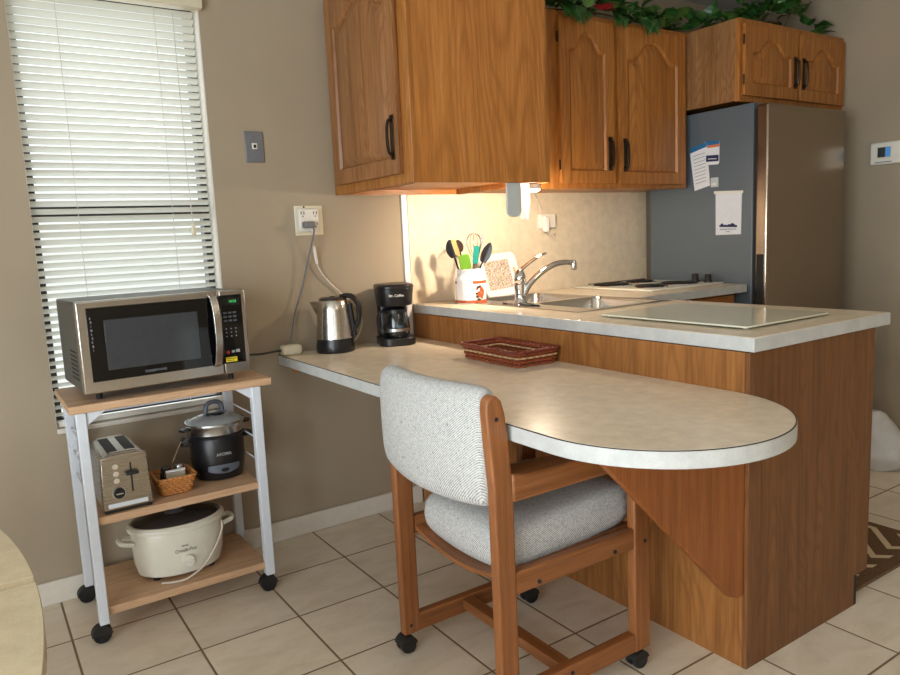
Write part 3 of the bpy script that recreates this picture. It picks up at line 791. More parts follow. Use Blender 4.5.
# ------------------------------------------------------------------ under-cabinet lamp, holder, plug
ld = thing('puck_lamp', 'small bright lamp glowing under the front corner of the hanging cabinet', 'lamp', (.248, -.562, ZU))
MB().lathe([(.024, 1.372), (.026, 1.376), (.026, 1.3918)], (.248, -.562, 0), 20).build('housing', WHITEP, ld, smooth=True)
MB().lathe([(.001, 1.361), (.012, 1.362), (.021, 1.366), (.024, 1.3715), (.001, 1.372)], (.248, -.562, 0), 20).build('lens', LAMPGLOW, ld, smooth=True)
lc = thing('lamp_cord', 'white lamp cord with a square switch box and plug on the backsplash', 'cord', (.79, 0, 1.25))
MB().tube(smooth_path([(.272, -.550, 1.378), (.36, -.44, 1.382), (.52, -.25, 1.380), (.70, -.05, 1.375), (.735, -.026, 1.34), (.75, -.024, 1.30)]), .0035, 7).build('cord', WHITECORD, lc, smooth=True)
MB().box(.738, .836, -.036, -.0065, 1.222, 1.292).build('adapter_box', WHITEP, lc, bevel=.004)
MB().box(.742, .772, -.062, -.036, 1.205, 1.280).build('plug', WHITEP, lc, bevel=.006)
MB().tube(smooth_path([(.757, -.052, 1.21), (.775, -.05, 1.195), (.81, -.045, 1.195), (.828, -.03, 1.185), (.83, -.02, 1.165)], 6), .003, 7).build('cord_loop', WHITECORD, lc, smooth=True)
ph = thing('paper_roll_holder', 'white under-cabinet holder with a grey rounded end plate beside the glowing lamp', 'holder', (.20, -.46, ZU))
pl = [(-.035, 1.4142)]+[(-.035+.035*(1-math.cos(PI*i/12)), 1.285-.02*math.sin(PI*i/12)) for i in range(13)]+[(.035, 1.4142)]
m = MB(); m.prism([(x+.108, z) for x, z in pl], 'y', -.612, -.604); m.build('end_plate', FROSTED, ph, bevel=.003)
q = MB()
def wrap(u, v):
    y = -.540+.15*v; x = .207+.042*u; return (x+.004*math.sin(9*u+5*v), y, 1.395)
q.loft([[(.140+.044*u+.003*math.sin(z*70+u*3), -.606-.004*math.sin(u*5+z*30), z+(.006*math.sin(u*14) if z < 1.27 else 0)) for u in (0, .2, .4, .6, .8, 1)] for z in (1.258, 1.28, 1.30, 1.325, 1.35, 1.391)], cap=False, closed=False)
q.build('paper', TISSUE, ph, smooth=True)

# ------------------------------------------------------------------ crock, utensils, trivet
CX, CY = .180, -.205
cr = thing('utensil_crock', 'white ceramic crock with terracotta bands and painted flowers holding utensils', 'crock', (CX, CY, .914))
MB().lathe([(.001, .9145), (.062, .9145), (.066, .918), (.067, 1.015), (.064, 1.025), (.058, 1.032), (.057, 1.052), (.060, 1.060), (.057, 1.062), (.053, 1.058), (.052, 1.03), (.058, 1.01), (.060, .922), (.001, .921)], (CX, CY, 0), 36, cap=False).build('pot', CERAM, cr, smooth=True)
def ringseg(z0, z1, a0, a1, r=.0676, n=16):
    mb = MB(); pts = []
    mb.loft([[(CX+rr*math.cos(a), CY+rr*math.sin(a), z) for rr, z in ((r, z0), (r+.0006, z0), (r+.0006, z1), (r, z1))] for a in [a0+(a1-a0)*i/n for i in range(n+1)]])
    return mb
ringseg(.9185, .930, 0, 2*PI*.999, n=40, r=.0668).build('base_band', TERRA, cr)
av = math.atan2(-2.78-CY, -1.65-CX)     # direction towards the room
L(ringseg(1.000, 1.012, av+.12, av+1.6).build('upper_band', TERRA, cr), 'terracotta stripe right of the break')
L(ringseg(1.000, 1.012, av-1.7, av-1.05).build('upper_band', TERRA, cr), 'terracotta stripe left of the break')
def dab(a, z, w, h, mat, nm):
    mb = MB(); mb.loft([[(CX+rr*math.cos(a+w*math.cos(t)/.067), CY+rr*math.sin(a+w*math.cos(t)/.067), z+h*math.sin(t)) for t in [2*PI*i/10 for i in range(10)]] for rr in (.0672, .0682)])
    mb.build(nm, mat, cr)
for a, z, w, h in ((.55, .955, .010, .014), (.72, .975, .009, .012), (.75, .945, .009, .012), (.85, .962, .008, .016), (.4, .978, .005, .006)): dab(av+a, z, w, h, TERRA, 'painted_flower')
for a, z, w, h in ((.48, .984, .008, .006), (.42, .945, .008, .006), (.38, .958, .007, .005), (.52, .932, .009, .005), (.62, .988, .006, .005)): dab(av+a, z, w, h, LEAFDK, 'painted_leaf')
RV, FV = Vector((.83, -.556, 0)), Vector((.548, .826, 0))
def upt(r, h, f=0): return Vector((CX, CY, 0))+RV*r+FV*f+Vector((0, 0, h))
def utensil(name, label, base_r, top_r, zt, mat, head, hmat=None, f0=0, f1=0, hr=.004):
    t = thing(name, label, 'utensil', (CX, CY, .925), 0, None)
    a, b = upt(base_r, .928, f0), upt(top_r, zt, f1)
    MB().tube([a, a.lerp(b, .5), b], hr, 8).build('handle', mat, t, smooth=True)
    ax = (b-a).normalized()
    head(t, b, ax, hmat or mat)
    return t
def spoon(wd, ln, slots=False):
    def h(t, b, ax, mat):
        sd = (RV-ax*RV.dot(ax)).normalized(); nn = sd.cross(ax)
        m = MB(); Ls = []
        for i in range(11):
            v = i/10; w = wd*math.sin(PI*min(1, .12+.86*v))**.65
            c = b+ax*(ln*v-.004)
            Ls.append([c+sd*(w*math.cos(2*PI*q/12))+nn*(.004*math.sin(2*PI*q/12)+.010*(math.cos(2*PI*q/12)**2)*(w/wd)) for q in range(12)])
        m.loft(Ls); ho = m.build('bowl', mat, t, smooth=True)
        if slots:
            for u in (-.45, 0, .45):
                q = MB(); c = b+ax*(ln*.5)+sd*(wd*u)
                q.tube([c-ax*.014-nn*.0045+nn*.01*u*u*4*.5, c+ax*.014-nn*.0045+nn*.01*u*u*4*.5], .0018, 6); q.build('slot', GREYKEY, ho)
    return h
def flat(w, ln, r=.008):
    def h(t, b, ax, mat):
        sd = (RV-ax*RV.dot(ax)).normalized(); nn = sd.cross(ax)
        m = MB(); o = rrect(-w, w, -.004, ln, r, 5)
        m.loft([[b+sd*u+ax*v+nn*d for u, v in o] for d in (-.0035, .0035)]); m.build('blade', mat, t, bevel=.001)
    return h
utensil('ladle_spoon', 'black round spoon leaning furthest left in the crock', -.012, -.066, 1.118, BLACKP, spoon(.026, .078), f0=-.01, f1=-.012)
utensil('serving_spoon', 'dark brown spoon behind the wooden spoon in the crock', .0, -.040, 1.138, BLACKP, spoon(.020, .055), plain('dark_brown_nylon', (62, 48, 42), .4), f0=.015, f1=.028)
utensil('wooden_spatula', 'slim pale wooden paddle between the dark spoons in the crock', .008, -.050, 1.125, WOODSP, flat(.0095, .068, .009), f0=-.02, f1=-.030)
utensil('green_spatula', 'bright green silicone spatula at the front of the crock', .004, -.018, 1.066, WOODSP, flat(.024, .060, .012), GREEN, f0=-.030, f1=-.046)
utensil('teal_spoon', 'teal silicone spoon standing in the middle of the crock', .0, .022, 1.085, WIRE, flat(.0125, .076, .0122), TEAL, f0=-.01, f1=-.018)
utensil('slotted_spoon', 'black slotted spoon leaning furthest right in the crock', -.02, .055, 1.092, BLACKP, spoon(.021, .090, True), f0=-.012, f1=-.024)
t = utensil('steel_fork_handle', 'thin steel utensil handle sticking up behind the black slotted spoon', -.015, .052, 1.165, WIRE, flat(.005, .042, .004), f0=.02, f1=.03)
t['category'] = 'utensil'
w = thing('wire_whisk', 'wire whisk standing at the back of the crock', 'whisk', (CX, CY, .925))
wb = upt(.022, 1.10, .03)
MB().tube([upt(.0, .930, .015), wb], .006, 8).build('handle', WIRE, w, smooth=True)
q = MB()
for i in range(6):
    a = PI*i/6; dr_ = RV*math.cos(a)+FV*math.sin(a)
    q.tube(smooth_path([wb, wb+dr_*.020+Vector((0, 0, .03)), wb+dr_*.033+Vector((0, 0, .075)), wb+dr_*.022+Vector((0, 0, .104)), wb+Vector((0, 0, .112)), wb-dr_*.022+Vector((0, 0, .104)), wb-dr_*.033+Vector((0, 0, .075)), wb-dr_*.020+Vector((0, 0, .03)), wb], 5), .0009, 5)
q.build('wires', WIRE, w, smooth=True)

tv = thing('trivet_board', 'white serving board with pebble centre and handle slot leaning on the backsplash', 'board', (.46, -.06, .914))
Mt = Matrix.Translation((.462, -.085, .9155)) @ Matrix.Rotation(math.radians(-15), 4, 'X') @ Matrix.Rotation(math.radians(-4), 4, 'Y')
def lp(mb):
    mb.bm.transform(Mt); return mb
o = rrect(-.105, .115, 0, .205, .035, 6)
m = MB()
hx0, hx1, hz0, hz1 = .083, .097, .075, .125
xs = [-.105, hx0, hx1, .115]
mm = MB(); mm.prism([(x, z) for x, z in o if True], 'y', -.006, .006)
lp(mm).build('board', CERAM, tv, bevel=.003)
mm = MB(); mm.prism(rrect(-.082, .062, .035, .172, .004, 3), 'y', -.0085, -.0055); lp(mm).build('pebble_inlay', PEBBLE, tv, bevel=.001)
mm = MB(); mm.prism(rrect(.082, .094, .072, .130, .0058, 4), 'y', -.0072, -.0055); L(lp(mm).build('handle_slot', plain('slot_tan', (196, 168, 132), .6), tv), 'tan handle slot')

# ------------------------------------------------------------------ kettle, coffee maker, wicker tray
KX, KY, KZ = -.432, -.112, .768
ke = thing('electric_kettle', 'steel electric kettle with black base and handle on the bar', 'kettle', (KX, KY, KZ))
MB().lathe([(.001, .7685), (.076, .7685), (.078, .774), (.077, .800), (.0745, .808), (.0735, .823), (.001, .824)], (KX, KY, 0), 36).build('base', BLACKP, ke, smooth=True)
MB().lathe([(.0745, .8235), (.074, .826), (.070, .870), (.063, .935), (.059, .972), (.055, .976), (.001, .977)], (KX, KY, 0), 40).build('body', STEELV, ke, smooth=True)
MB().lathe([(.055, .9765), (.054, .981), (.045, .985), (.012, .987), (.009, .990), (.001, .9905)], (KX, KY, 0), 32).build('lid', BLACKP, ke, smooth=True)
D = RV
def kp(r, z, s=0): return Vector((KX, KY, 0))+D*r+FV*s+Vector((0, 0, z))
q = MB()
q.loft([[kp(-.045, .972, -.028), kp(-.094, .970, 0), kp(-.045, .972, .028), kp(-.045, .973, 0)], [kp(-.050, .955, -.028), kp(-.090, .962, 0), kp(-.050, .955, .028), kp(-.048, .955, 0)], [kp(-.060, .912, -.006), kp(-.066, .912, 0), kp(-.060, .912, .006), kp(-.058, .912, 0)]])
q.build('spout', STEELV, ke, smooth=True)
hp = smooth_path([kp(.030, .984), kp(.056, .990), (kp(.080, .984)), kp(.098, .960), kp(.103, .927), kp(.099, .892), kp(.086, .864), kp(.070, .844), kp(.066, .826)], 6)
MB().tube(hp, .0125, 10, flat=.85).build('handle', BLACKP, ke, smooth=True)
MB().tube([kp(.064, .958), kp(.071, .90), kp(.078, .83)], .012, 8).build('handle_spine', BLACKP, ke, smooth=True)
MB().tube([kp(.028, .8395, -.0655), kp(.042, .8395, -.058)], .0016, 5).build('maker_mark', BLACKM, ke)

MX, MY = -.165, -.135
rz = math.atan2(-.556, .83)*.55
cm = thing('coffee_maker', 'black drip coffee maker with a glass carafe on the bar by the wall', 'coffee maker', (MX, MY, .768), rz)
W = False
MB().prism(rrect(-.075, .075, -.085, .095, .05), 'z', .0005, .034).build('base', BLACKP, cm, bevel=.004, world=W)
MB().prism(rrect(-.062, .062, .035, .092, .02), 'z', .034, .19).build('back_tower', BLACKP, cm, bevel=.003, world=W)
q = MB(); q.loft([[(x*s_, y*s_, z) for x, y in rrect(-.075, .075, -.085, .095, .055)] for z, s_ in ((.165, .90), (.172, .93), (.23, 1.0), (.236, 1.0))])
q.build('brew_housing', BLACKP, cm, bevel=.002, world=W)
q = MB(); q.loft([[(x*s_, y*s_, z) for x, y in rrect(-.075, .075, -.085, .095, .055)] for z, s_ in ((.236, 1.03), (.246, 1.03), (.252, .97), (.254, .85))])
q.build('lid', BLACKP, cm, bevel=.002, world=W)
ca = MB().lathe([(.044, .036), (.055, .045), (.057, .07), (.054, .105), (.046, .13), (.044, .140), (.042, .139), (.044, .128), (.0515, .104), (.0545, .07), (.0525, .047), (.043, .0385), (.001, .038)], (0, -.022, 0), 28).build('carafe', CARAFE, cm, smooth=True, world=W)
MB().lathe([(.048, .136), (.048, .148), (.040, .153), (.001, .155)], (0, -.022, 0), 24).build('carafe_lid', BLACKP, ca, smooth=True, world=W)
MB().lathe([(.0572, .060), (.0580, .060), (.0580, .072), (.0572, .072)], (0, -.022, 0), 28, cap=False).build('steel_band', ALU, ca, smooth=True, world=W)
MB().tube(smooth_path([(-.045, -.045, .142), (-.073, -.058, .140), (-.083, -.064, .10), (-.070, -.056, .062), (-.052, -.046, .056)], 5), .007, 8).build('carafe_handle', BLACKP, ca, smooth=True, world=W)
MB().box(-.078, -.073, -.02, .0, .05, .08).build('switch', BLACKM, cm, bevel=.001, world=W)
Rm = Matrix.LocRotScale(cm.location, cm.rotation_euler, None)
lettering('Mr. Coffee', .014, Rm @ face_negy(-.006, -.0853, .208), WHITEP, cm, bold=True)

tr = thing('wicker_tray', 'red-brown woven wicker tray lying on the bar', 'tray', (-.097, -.81, .768), math.radians(-1))
def weave(rect, z, k, amp, n=200, flare=0, ph=0):
    x0, x1, y0, y1 = rect; P = rrect(x0, x1, y0, y1, .02, 5); P.append(P[0])
    # resample evenly
    ls_ = [0]
    for a, b in zip(P, P[1:]): ls_.append(ls_[-1]+math.dist(a, b))
    out = []
    cx, cy = (x0+x1)/2, (y0+y1)/2
    for i in range(n):
        t = ls_[-1]*i/n; j = max(q for q in range(len(P)-1) if ls_[q] <= t)
        f = (t-ls_[j])/max(1e-9, ls_[j+1]-ls_[j])
        a, b = P[j], P[j+1]; x, y = a[0]+(b[0]-a[0])*f, a[1]+(b[1]-a[1])*f
        dx, dy = b[0]-a[0], b[1]-a[1]; ln = math.hypot(dx, dy); nx, ny = dy/ln, -dx/ln
        o = amp*math.sin(2*PI*k*i/n+ph)
        out.append((x+nx*o, y+ny*o, z))
    return out
rows = MB(); pale = MB(); dark = MB()
for i in range(7):
    z = .006+i*.0066; fl_ = .0012*i
    pts = weave((-.084-fl_, .076+fl_, -.158-fl_, .158+fl_), z, 34, (.0036 if i == 4 else .0024), 272, ph=PI*(i % 2))
    (pale if i == 4 else rows if i % 2 == 0 else dark).tube(pts, .0034, 6, closed=True)
rows.build('woven_sides', WICKD, tr, smooth=True, world=False)
L(dark.build('woven_sides', WICKDK, tr, smooth=True, world=False), 'darker woven rows')
L(pale.build('woven_band', WICKL, tr, smooth=True, world=False), 'pale woven band')
rim = MB()
for ph_ in (0, PI): rim.tube([(x, y, z+.003*math.cos(2*PI*40*i/272+ph_)) for i, (x, y, z) in enumerate(weave((-.094, .086, -.168, .168), .0525, 40, .003, 272, ph=ph_))], .0042, 6, closed=True)
rim.build('rim', WICKDK, tr, smooth=True, world=False)
fl2, fl3 = MB(), MB()
for i in range(20):
    x = -.078+.0078*i
    pts = [(x, -.150+.30*j/60, .004+.0016*math.sin(2*PI*j/4+PI*(i % 2))) for j in range(61)]
    (fl3 if i in (4, 15) else fl2).tube(pts, .0036, 6)
fl2.build('woven_floor', WICKD, tr, smooth=True, world=False)
L(fl3.build('floor_stripe', WICKL, tr, smooth=True, world=False), 'pale stripe in the woven floor')

# ------------------------------------------------------------------ chair
ch = thing('bar_chair', 'oak caster chair with grey-white tweed cushions pushed up to the bar', 'chair', (-.45, -1.25, 0))
YN, YF = -1.500, -1.003       # near and far side-frame outer faces
for (ya, yb, nm) in ((YN, YN+.030, 'near'), (YF-.030, YF, 'far')):
    p = [(-.694, .052), (-.640, .052), (-.640, .60), (-.648, .72), (-.658, .80), (-.667, .83), (-.681, .845), (-.695, .846), (-.707, .836), (-.7115, .815), (-.707, .74), (-.697, .62)]
    L(MB().prism(p, 'y', ya, yb).build('leg', CHW, ch, bevel=.006, seg=3), f'rear post, {nm} side')
    L(MB().prism([(-.237, .052), (-.176, .052), (-.176, .585), (-.237, .585)], 'y', ya, yb).build('leg', CHW, ch, bevel=.006, seg=3), f'front post, {nm} side')
    MB().prism([(-.646, .584), (-.17, .584), (-.158, .60), (-.16, .632), (-.175, .644), (-.60, .644), (-.646, .655)], 'y', ya-(.004 if nm == 'near' else .05), yb+(.05 if nm == 'near' else .004)).build('armrest', CHWX, ch, bevel=.007, seg=3)
    MB().box(-.646, -.236, ya+.003, yb-.003, .352, .408).build('seat_rail', CHWX, ch, bevel=.004)
    MB().box(-.646, -.236, ya+.001, yb-.001, .054, .108).build('floor_rail', CHWX, ch, bevel=.004)
    yo = ya-.0006 if nm == 'near' else ya-.0006
    for x, z in ((-.684, .79), (-.570, .366), (-.197, .366), (-.31, .366), (-.47, .087), (-.672, .08)):
        MB().lathe([(.0055, yo), (.0055, yo+.004)], (x, 0, z), 10, axis='y').build('bolt_hole', BLACKM, ch)
MB().box(-.490, -.450, YN+.034, YF-.034, .074, .104).build('stretcher', CHWY, ch, bevel=.003)
MB().box(-.30, -.26, YN+.034, YF-.034, .365, .400).build('cross_rail', CHWY, ch, bevel=.003)
# seat: upholstered cushion over a curved plywood pan
ys0, ys1 = YN+.036, YF-.072
def seat_f(dz, rx, zt):
    pts = []
    return pts
q = MB(); Ls = []
prof = [(-.642, .395), (-.656, .43), (-.650, .476), (-.620, .500), (-.50, .506), (-.36, .514), (-.26, .520), (-.198, .512), (-.172, .48), (-.176, .435), (-.205, .410), (-.36, .392), (-.52, .384), (-.60, .385)]
for i in range(13):
    v = i/12; y = ys0+(ys1-ys0)*v; e = abs(2*v-1); s_ = 1-.10*e**8; sag = .024*(1-e*e)
    Ls.append([(-.43+(x+.43)*(1-.025*e**6), y, .435+(z-.435)*s_-sag*(1 if z < .42 else -.3)) for x, z in prof])
q.loft(Ls); se = q.build('seat', FABRIC, ch, smooth=True, subsurf=1)
q = MB()
q.loft([[(x, y, z-.029*(1-((y-(ys0+ys1)/2)/((ys1-ys0)/2))**2)) for x, z in ((-.664, .386), (-.664, .399), (-.20, .410), (-.20, .397))] for y in [ys0-.002+(ys1-ys0+.004)*i/12 for i in range(13)]])
L(q.build('seat_pan', CHWY, ch, bevel=.002), 'curved plywood seat pan')
# backrest
yb0, yb1 = YN+.024, YF+.012
def bk(v):   # plan curve of the rear face
    e = 2*v-1
    return -.712-.034*(1-e*e)
q = MB(); Ls = []
for i in range(21):
    v = i/20; y = yb0+(yb1-yb0)*v; e = abs(2*v-1); xb = bk(v); th = .084*(1-.30*e**10); hs = 1-.06*e**8
    zc = .708; dip = .018*(1-e*e)
    lo, hi = .566+.012*e**2-.012, .866-.004*(1-e*e)
    pr_ = []
    for a, z in ((0, .12), (.0, .5), (0.02, .86), (.18, .965), (.5, 1.0), (.82, .965), (1, .85), (1.04, .5), (1.0, .15), (.8, .03), (.5, 0), (.2, .03)):
        zz = lo+(hi-lo)*z; zz = zc+(zz-zc)*hs
        pr_.append((xb+th*a+.012*(zz-.70)*-1.2, y, zz))
    Ls.append(pr_)
q.loft(Ls); q.build('backrest', FABRIC, ch, smooth=True, subsurf=1)
for x, y in ((-.677, YN+.018), (-.677, YF-.018), (-.207, YN+.018), (-.207, YF-.018)):
    q = MB()
    for s_ in (-.012, .012): q.lathe([(.001, y+s_-.009), (.022, y+s_-.009), (.0245, y+s_-.005), (.0245, y+s_+.005), (.022, y+s_+.009), (.001, y+s_+.009)], (x-.008, 0, .0247), 16, axis='y')
    wz = q.build('caster', BLACKP, ch, smooth=True)
    MB().lathe([(.006, .03), (.006, .054)], (x, y, 0), 8).build('stem', BLACKM, wz)
    q = MB(); q.loft([[(x-.008+.027*math.cos(a), yy, .0247+.027*math.sin(a)) for a in [PI*.05+PI*.9*i/10 for i in range(11)]] for yy in (y-.0225, y+.0225)]); q.build('hood', BLACKM, wz)

# ------------------------------------------------------------------ cart
kt = thing('utility_cart', 'white metal rolling cart with three wood-look shelves under the window', 'cart', (-1.13, -.23, 0))
MB().box(-1.432, -.812, -.402, -.030, .731, .755).build('top_shelf', CART, kt, bevel=.0015)
MB().box(-1.386, -.874, -.388, -.055, .372, .397).build('middle_shelf', CART, kt, bevel=.0015)
MB().box(-1.386, -.874, -.388, -.055, .080, .105).build('bottom_shelf', CART, kt, bevel=.0015)
for x0, x1 in ((-1.416, -1.387), (-.882, -.851)):
    for y0, y1 in ((-.402, -.372), (-.078, -.048)):
        MB().box(x0, x1, y0, y1, .058, .7305).build('leg', WHITEM, kt, bevel=.003)
    MB().box(x0, x1, -.372, -.078, .711, .7305).build('top_rail', WHITEM, kt, bevel=.002)
    sg = 1 if x0 < -1 else -1; xi = x1 if sg > 0 else x0
    MB().prism([(xi, .7305), (xi+sg*.055, .7305), (xi, .690)], 'y', -.395, -.390).build('gusset', WHITEM, kt)
for xx in (-1.402, -.866):
    for z in (.465, .545, .625): MB().tube([(xx, -.374, z), (xx, -.077, z)], .0028, 6).build('side_wire', WHITEM, kt, smooth=True)
for xx in (-1.402, -.866):
    for y in (-.387, -.063):
        q = MB()
        for s_ in (-.009, .009): q.lathe([(.001, y+s_-.007), (.025, y+s_-.007), (.0275, y+s_-.003), (.0275, y+s_+.003), (.025, y+s_+.007), (.001, y+s_+.007)], (xx-.010, 0, .0277), 18, axis='y')
        wz = q.build('caster', BLACKP, kt, smooth=True)
        q = MB(); q.loft([[(xx-.010+.030*math.cos(a), yq, .0277+.030*math.sin(a)) for a in [PI*i/10 for i in range(11)]] for yq in (y-.017, y+.017)]); q.build('hood', BLACKM, wz)
        MB().lathe([(.006, .04), (.006, .060)], (xx, y, 0), 8).build('stem', BLACKM, wz)
q = MB()
for y in (-.30, -.17):
    q.tube(smooth_path([(-1.412, y, .632), (-1.402, y, .636), (-1.396, y, .628), (-1.406, y-.004, .600), (-1.418, y-.006, .580), (-1.424, y-.006, .590)], 4), .0022, 6)
q.build('wire_hooks', WHITEM, kt, smooth=True)

# ------------------------------------------------------------------ microwave
mw = thing('microwave', 'black and steel microwave oven on top of the white cart', 'microwave', (-1.13, -.22, .755))
MX0, MX1, MZ0, MZ1, MF = -1.384, -.868, .783, 1.062, -.398
MB().box(MX0+.004, MX1-.004, MF+.030, -.040, MZ0, MZ1-.004).build('case', MWSIDE, mw, bevel=.006)
q = MB()
for i in range(7):
    for j in range(4): q.box(MX0+.0030, MX0+.0048, -.31+.028*j, -.292+.028*j, .815+i*.014, .821+i*.014)
q.build('side_vents', BLACKM, mw)
SPL = -.957
dz = MB().box(MX0, SPL-.001, MF, MF+.030, MZ0, MZ1).build('door', STEEL, mw, bevel=.004)
MB().box(MX0+.026, SPL-.001, MF-.0015, MF+.004, MZ0+.035, MZ1-.020).build('door_glass', BLACKG, dz, bevel=.001)
MB().box(MX0+.072, SPL-.075, MF-.0022, MF, MZ0+.066, MZ1-.060).build('viewing_window', MWGLASS, dz, bevel=.0008)
hp = smooth_path([(SPL-.026, MF-.001, MZ0+.030), (SPL-.024, MF-.018, MZ0+.045), (SPL-.022, MF-.032, MZ0+.10), (SPL-.022, MF-.036, MZ0+.145), (SPL-.022, MF-.032, MZ1-.075), (SPL-.024, MF-.018, MZ1-.022), (SPL-.026, MF-.001, MZ1-.010)], 6)
q = MB(); q.loft([[p+Vector((u, w_, 0)) for u, w_ in ((-.011, -.003), (.011, -.003), (.012, .003), (-.012, .003))] for p in hp]); q.build('handle', STEEL, dz, bevel=.001)
lettering('FARBERWARE', .0105, face_negy(-1.175, MF-.0025, MZ0+.048), GREYTEXT, dz)
cp = MB().box(SPL+.001, MX1, MF, MF+.030, MZ0, MZ1).build('control_panel', STEEL, mw, bevel=.004)
MB().box(SPL+.002, MX1-.014, MF-.0015, MF+.004, MZ0+.035, MZ1-.016).build('keypad', BLACKG, cp, bevel=.001)
KX0, KX1 = SPL+.008, MX1-.022
MB().box(KX0, KX1, MF-.0022, MF-.001, MZ1-.050, MZ1-.026).build('display', plain('display_dark', (28, 34, 32), .2), cp)
lettering('10:03', .012, face_negy((KX0+KX1)/2+.006, MF-.0028, MZ1-.038), DISPLAY, cp, 'clock_digits')
q = MB()
for r_ in range(3):
    for c_ in range(3): q.box(KX0+.002+c_*.016, KX0+.013+c_*.016, MF-.0022, MF-.001, MZ1-.078-r_*.013, MZ1-.072-r_*.013)
q.build('function_keys', GREYP, cp)
q = MB()
for r_ in range(3):
    for c_ in range(3): q.lathe([(.0022, MF-.0022), (.0022, MF-.001)], (KX0+.008+c_*.016, 0, MZ1-.128-r_*.0125), 8, axis='y')
q.build('number_keys', GREYKEY, cp)
q = MB(); q.box(KX0+.020, KX0+.030, MF-.0022, MF-.001, MZ0+.070, MZ0+.078); q.box(KX0+.034, KX0+.047, MF-.0022, MF-.001, MZ0+.070, MZ0+.080); q.build('start_keys', GREYKEY, cp)
MB().box(KX0+.001, KX0+.013, MF-.0022, MF-.001, MZ0+.068, MZ0+.078).build('stop_key', REDP, cp)
st = MB().box(KX0-.002, KX0+.036, MF-.0024, MF-.001, MZ0+.040, MZ0+.056).build('sticker', YELLOW, cp)
q = MB(); q.box(KX0+.002, KX0+.032, MF-.0029, MF-.0023, MZ0+.050, MZ0+.0525); q.box(KX0+.004, KX0+.026, MF-.0029, MF-.0023, MZ0+.044, MZ0+.046); q.build('sticker_print', SEAM, st)
q = MB()
for i in range(9):
    q.box(MX0+.034+.001*(i % 3), MX0+.037+.002*(i % 2), MF-.0020, MF-.001, MZ1-.055-i*.012, MZ1-.048-i*.012)
q.build('door_print', GREYTEXT, dz)
for x in (MX0+.05, MX1-.05):
    for y in (-.335, -.09): MB().lathe([(.009, .7555), (.011, MZ0+.001)], (x, y, 0), 12).build('foot', BLACKM, mw)
mc = lambda x, y, z: (x+.009+.052*(y+.22), y-.053*(x+1.13)-.013, z)
MB().tube(smooth_path([(MX1-.006, -.08, .82), mc(-.845, -.075, .806), mc(-.79, -.072, .795), mc(-.73, -.06, .787), mc(-.67, -.055, .789), mc(-.6405, -.055, .789)], 6), .0042, 8).build('power_cord', BLKCORD, mw, smooth=True)

mw.rotation_euler = (0, 0, math.radians(3)); mw.location = (-1.139, -.207, .755)
# ------------------------------------------------------------------ toaster
TX, TY = -1.294, -.245
to = thing('toaster', 'brushed steel two-slot toaster on the middle shelf of the cart', 'toaster', (TX, TY, .397))
TST = mk_steel('toaster_steel', (166, 158, 146), .30, 'x', .4)
hw, z0, z1, yf, yb_ = .064, .402, .580, -.378, -.125
prof = [(-.075, z0+.008), (-.075, z0+.02), (-.069, z1-.03), (-.061, z1-.008), (-.034, z1+.006), (.034, z1+.006), (.061, z1-.008), (.069, z1-.03), (.075, z0+.02), (.075, z0+.008)]
MB().prism([(TX+a, b) for a, b in prof], 'y', yf+.012, yb_).build('shell', TST, to, bevel=.005)
fp = MB().prism([(TX+a, b) for a, b in ((-.074, z0+.005), (.074, z0+.005), (.068, z1-.004), (.034, z1+.002), (-.034, z1+.002), (-.068, z1-.004))], 'y', yf, yf+.012).build('front_plate', TST, to, bevel=.004)
MB().box(TX-.070, TX+.070, yf+.004, yb_, .3975, z0+.008).build('base', BLACKP, to, bevel=.002)
L(MB().box(TX-.058, TX+.058, yf-.0015, yf+.001, z0+.012, z0+.026).build('crumb_strip', WHITEM, to, bevel=.001), 'pale strip along the bottom')
for x in (-.030, .022):
    MB().box(TX+x-.012, TX+x+.018, yf+.035, yb_-.03, z1+.0045, z1+.0068).build('slot', BLACKM, to)
MB().box(TX+.014, TX+.019, yf-.0012, yf+.001, z0+.055, z1-.030).build('lever_slot', BLACKM, to)
MB().box(TX-.001, TX+.036, yf-.020, yf-.001, z0+.112, z0+.122).build('lever', BLACKP, to, bevel=.002)
for z in (.143, .120, .098):
    MB().lathe([(.0085, yf-.0055), (.0085, yf)], (TX-.028, 0, z0+z), 16, axis='y').build('button', CHROME, to, smooth=True)
kn = MB().lathe([(.014, yf-.013), (.017, yf-.009), (.017, yf), ], (TX-.024, 0, z0+.058), 20, axis='y').build('dial', BLACKP, to, smooth=True)
MB().lathe([(.0172, yf-.002), (.0205, yf-.002), (.0205, yf), (.0172, yf)], (TX-.024, 0, z0+.058), 24, axis='y', cap=False).build('dial_ring', ALU, to)
MB().box(TX-.034, TX-.014, yf-.0145, yf-.0125, z0+.056, z0+.060).build('dial_pointer', ALU, kn)

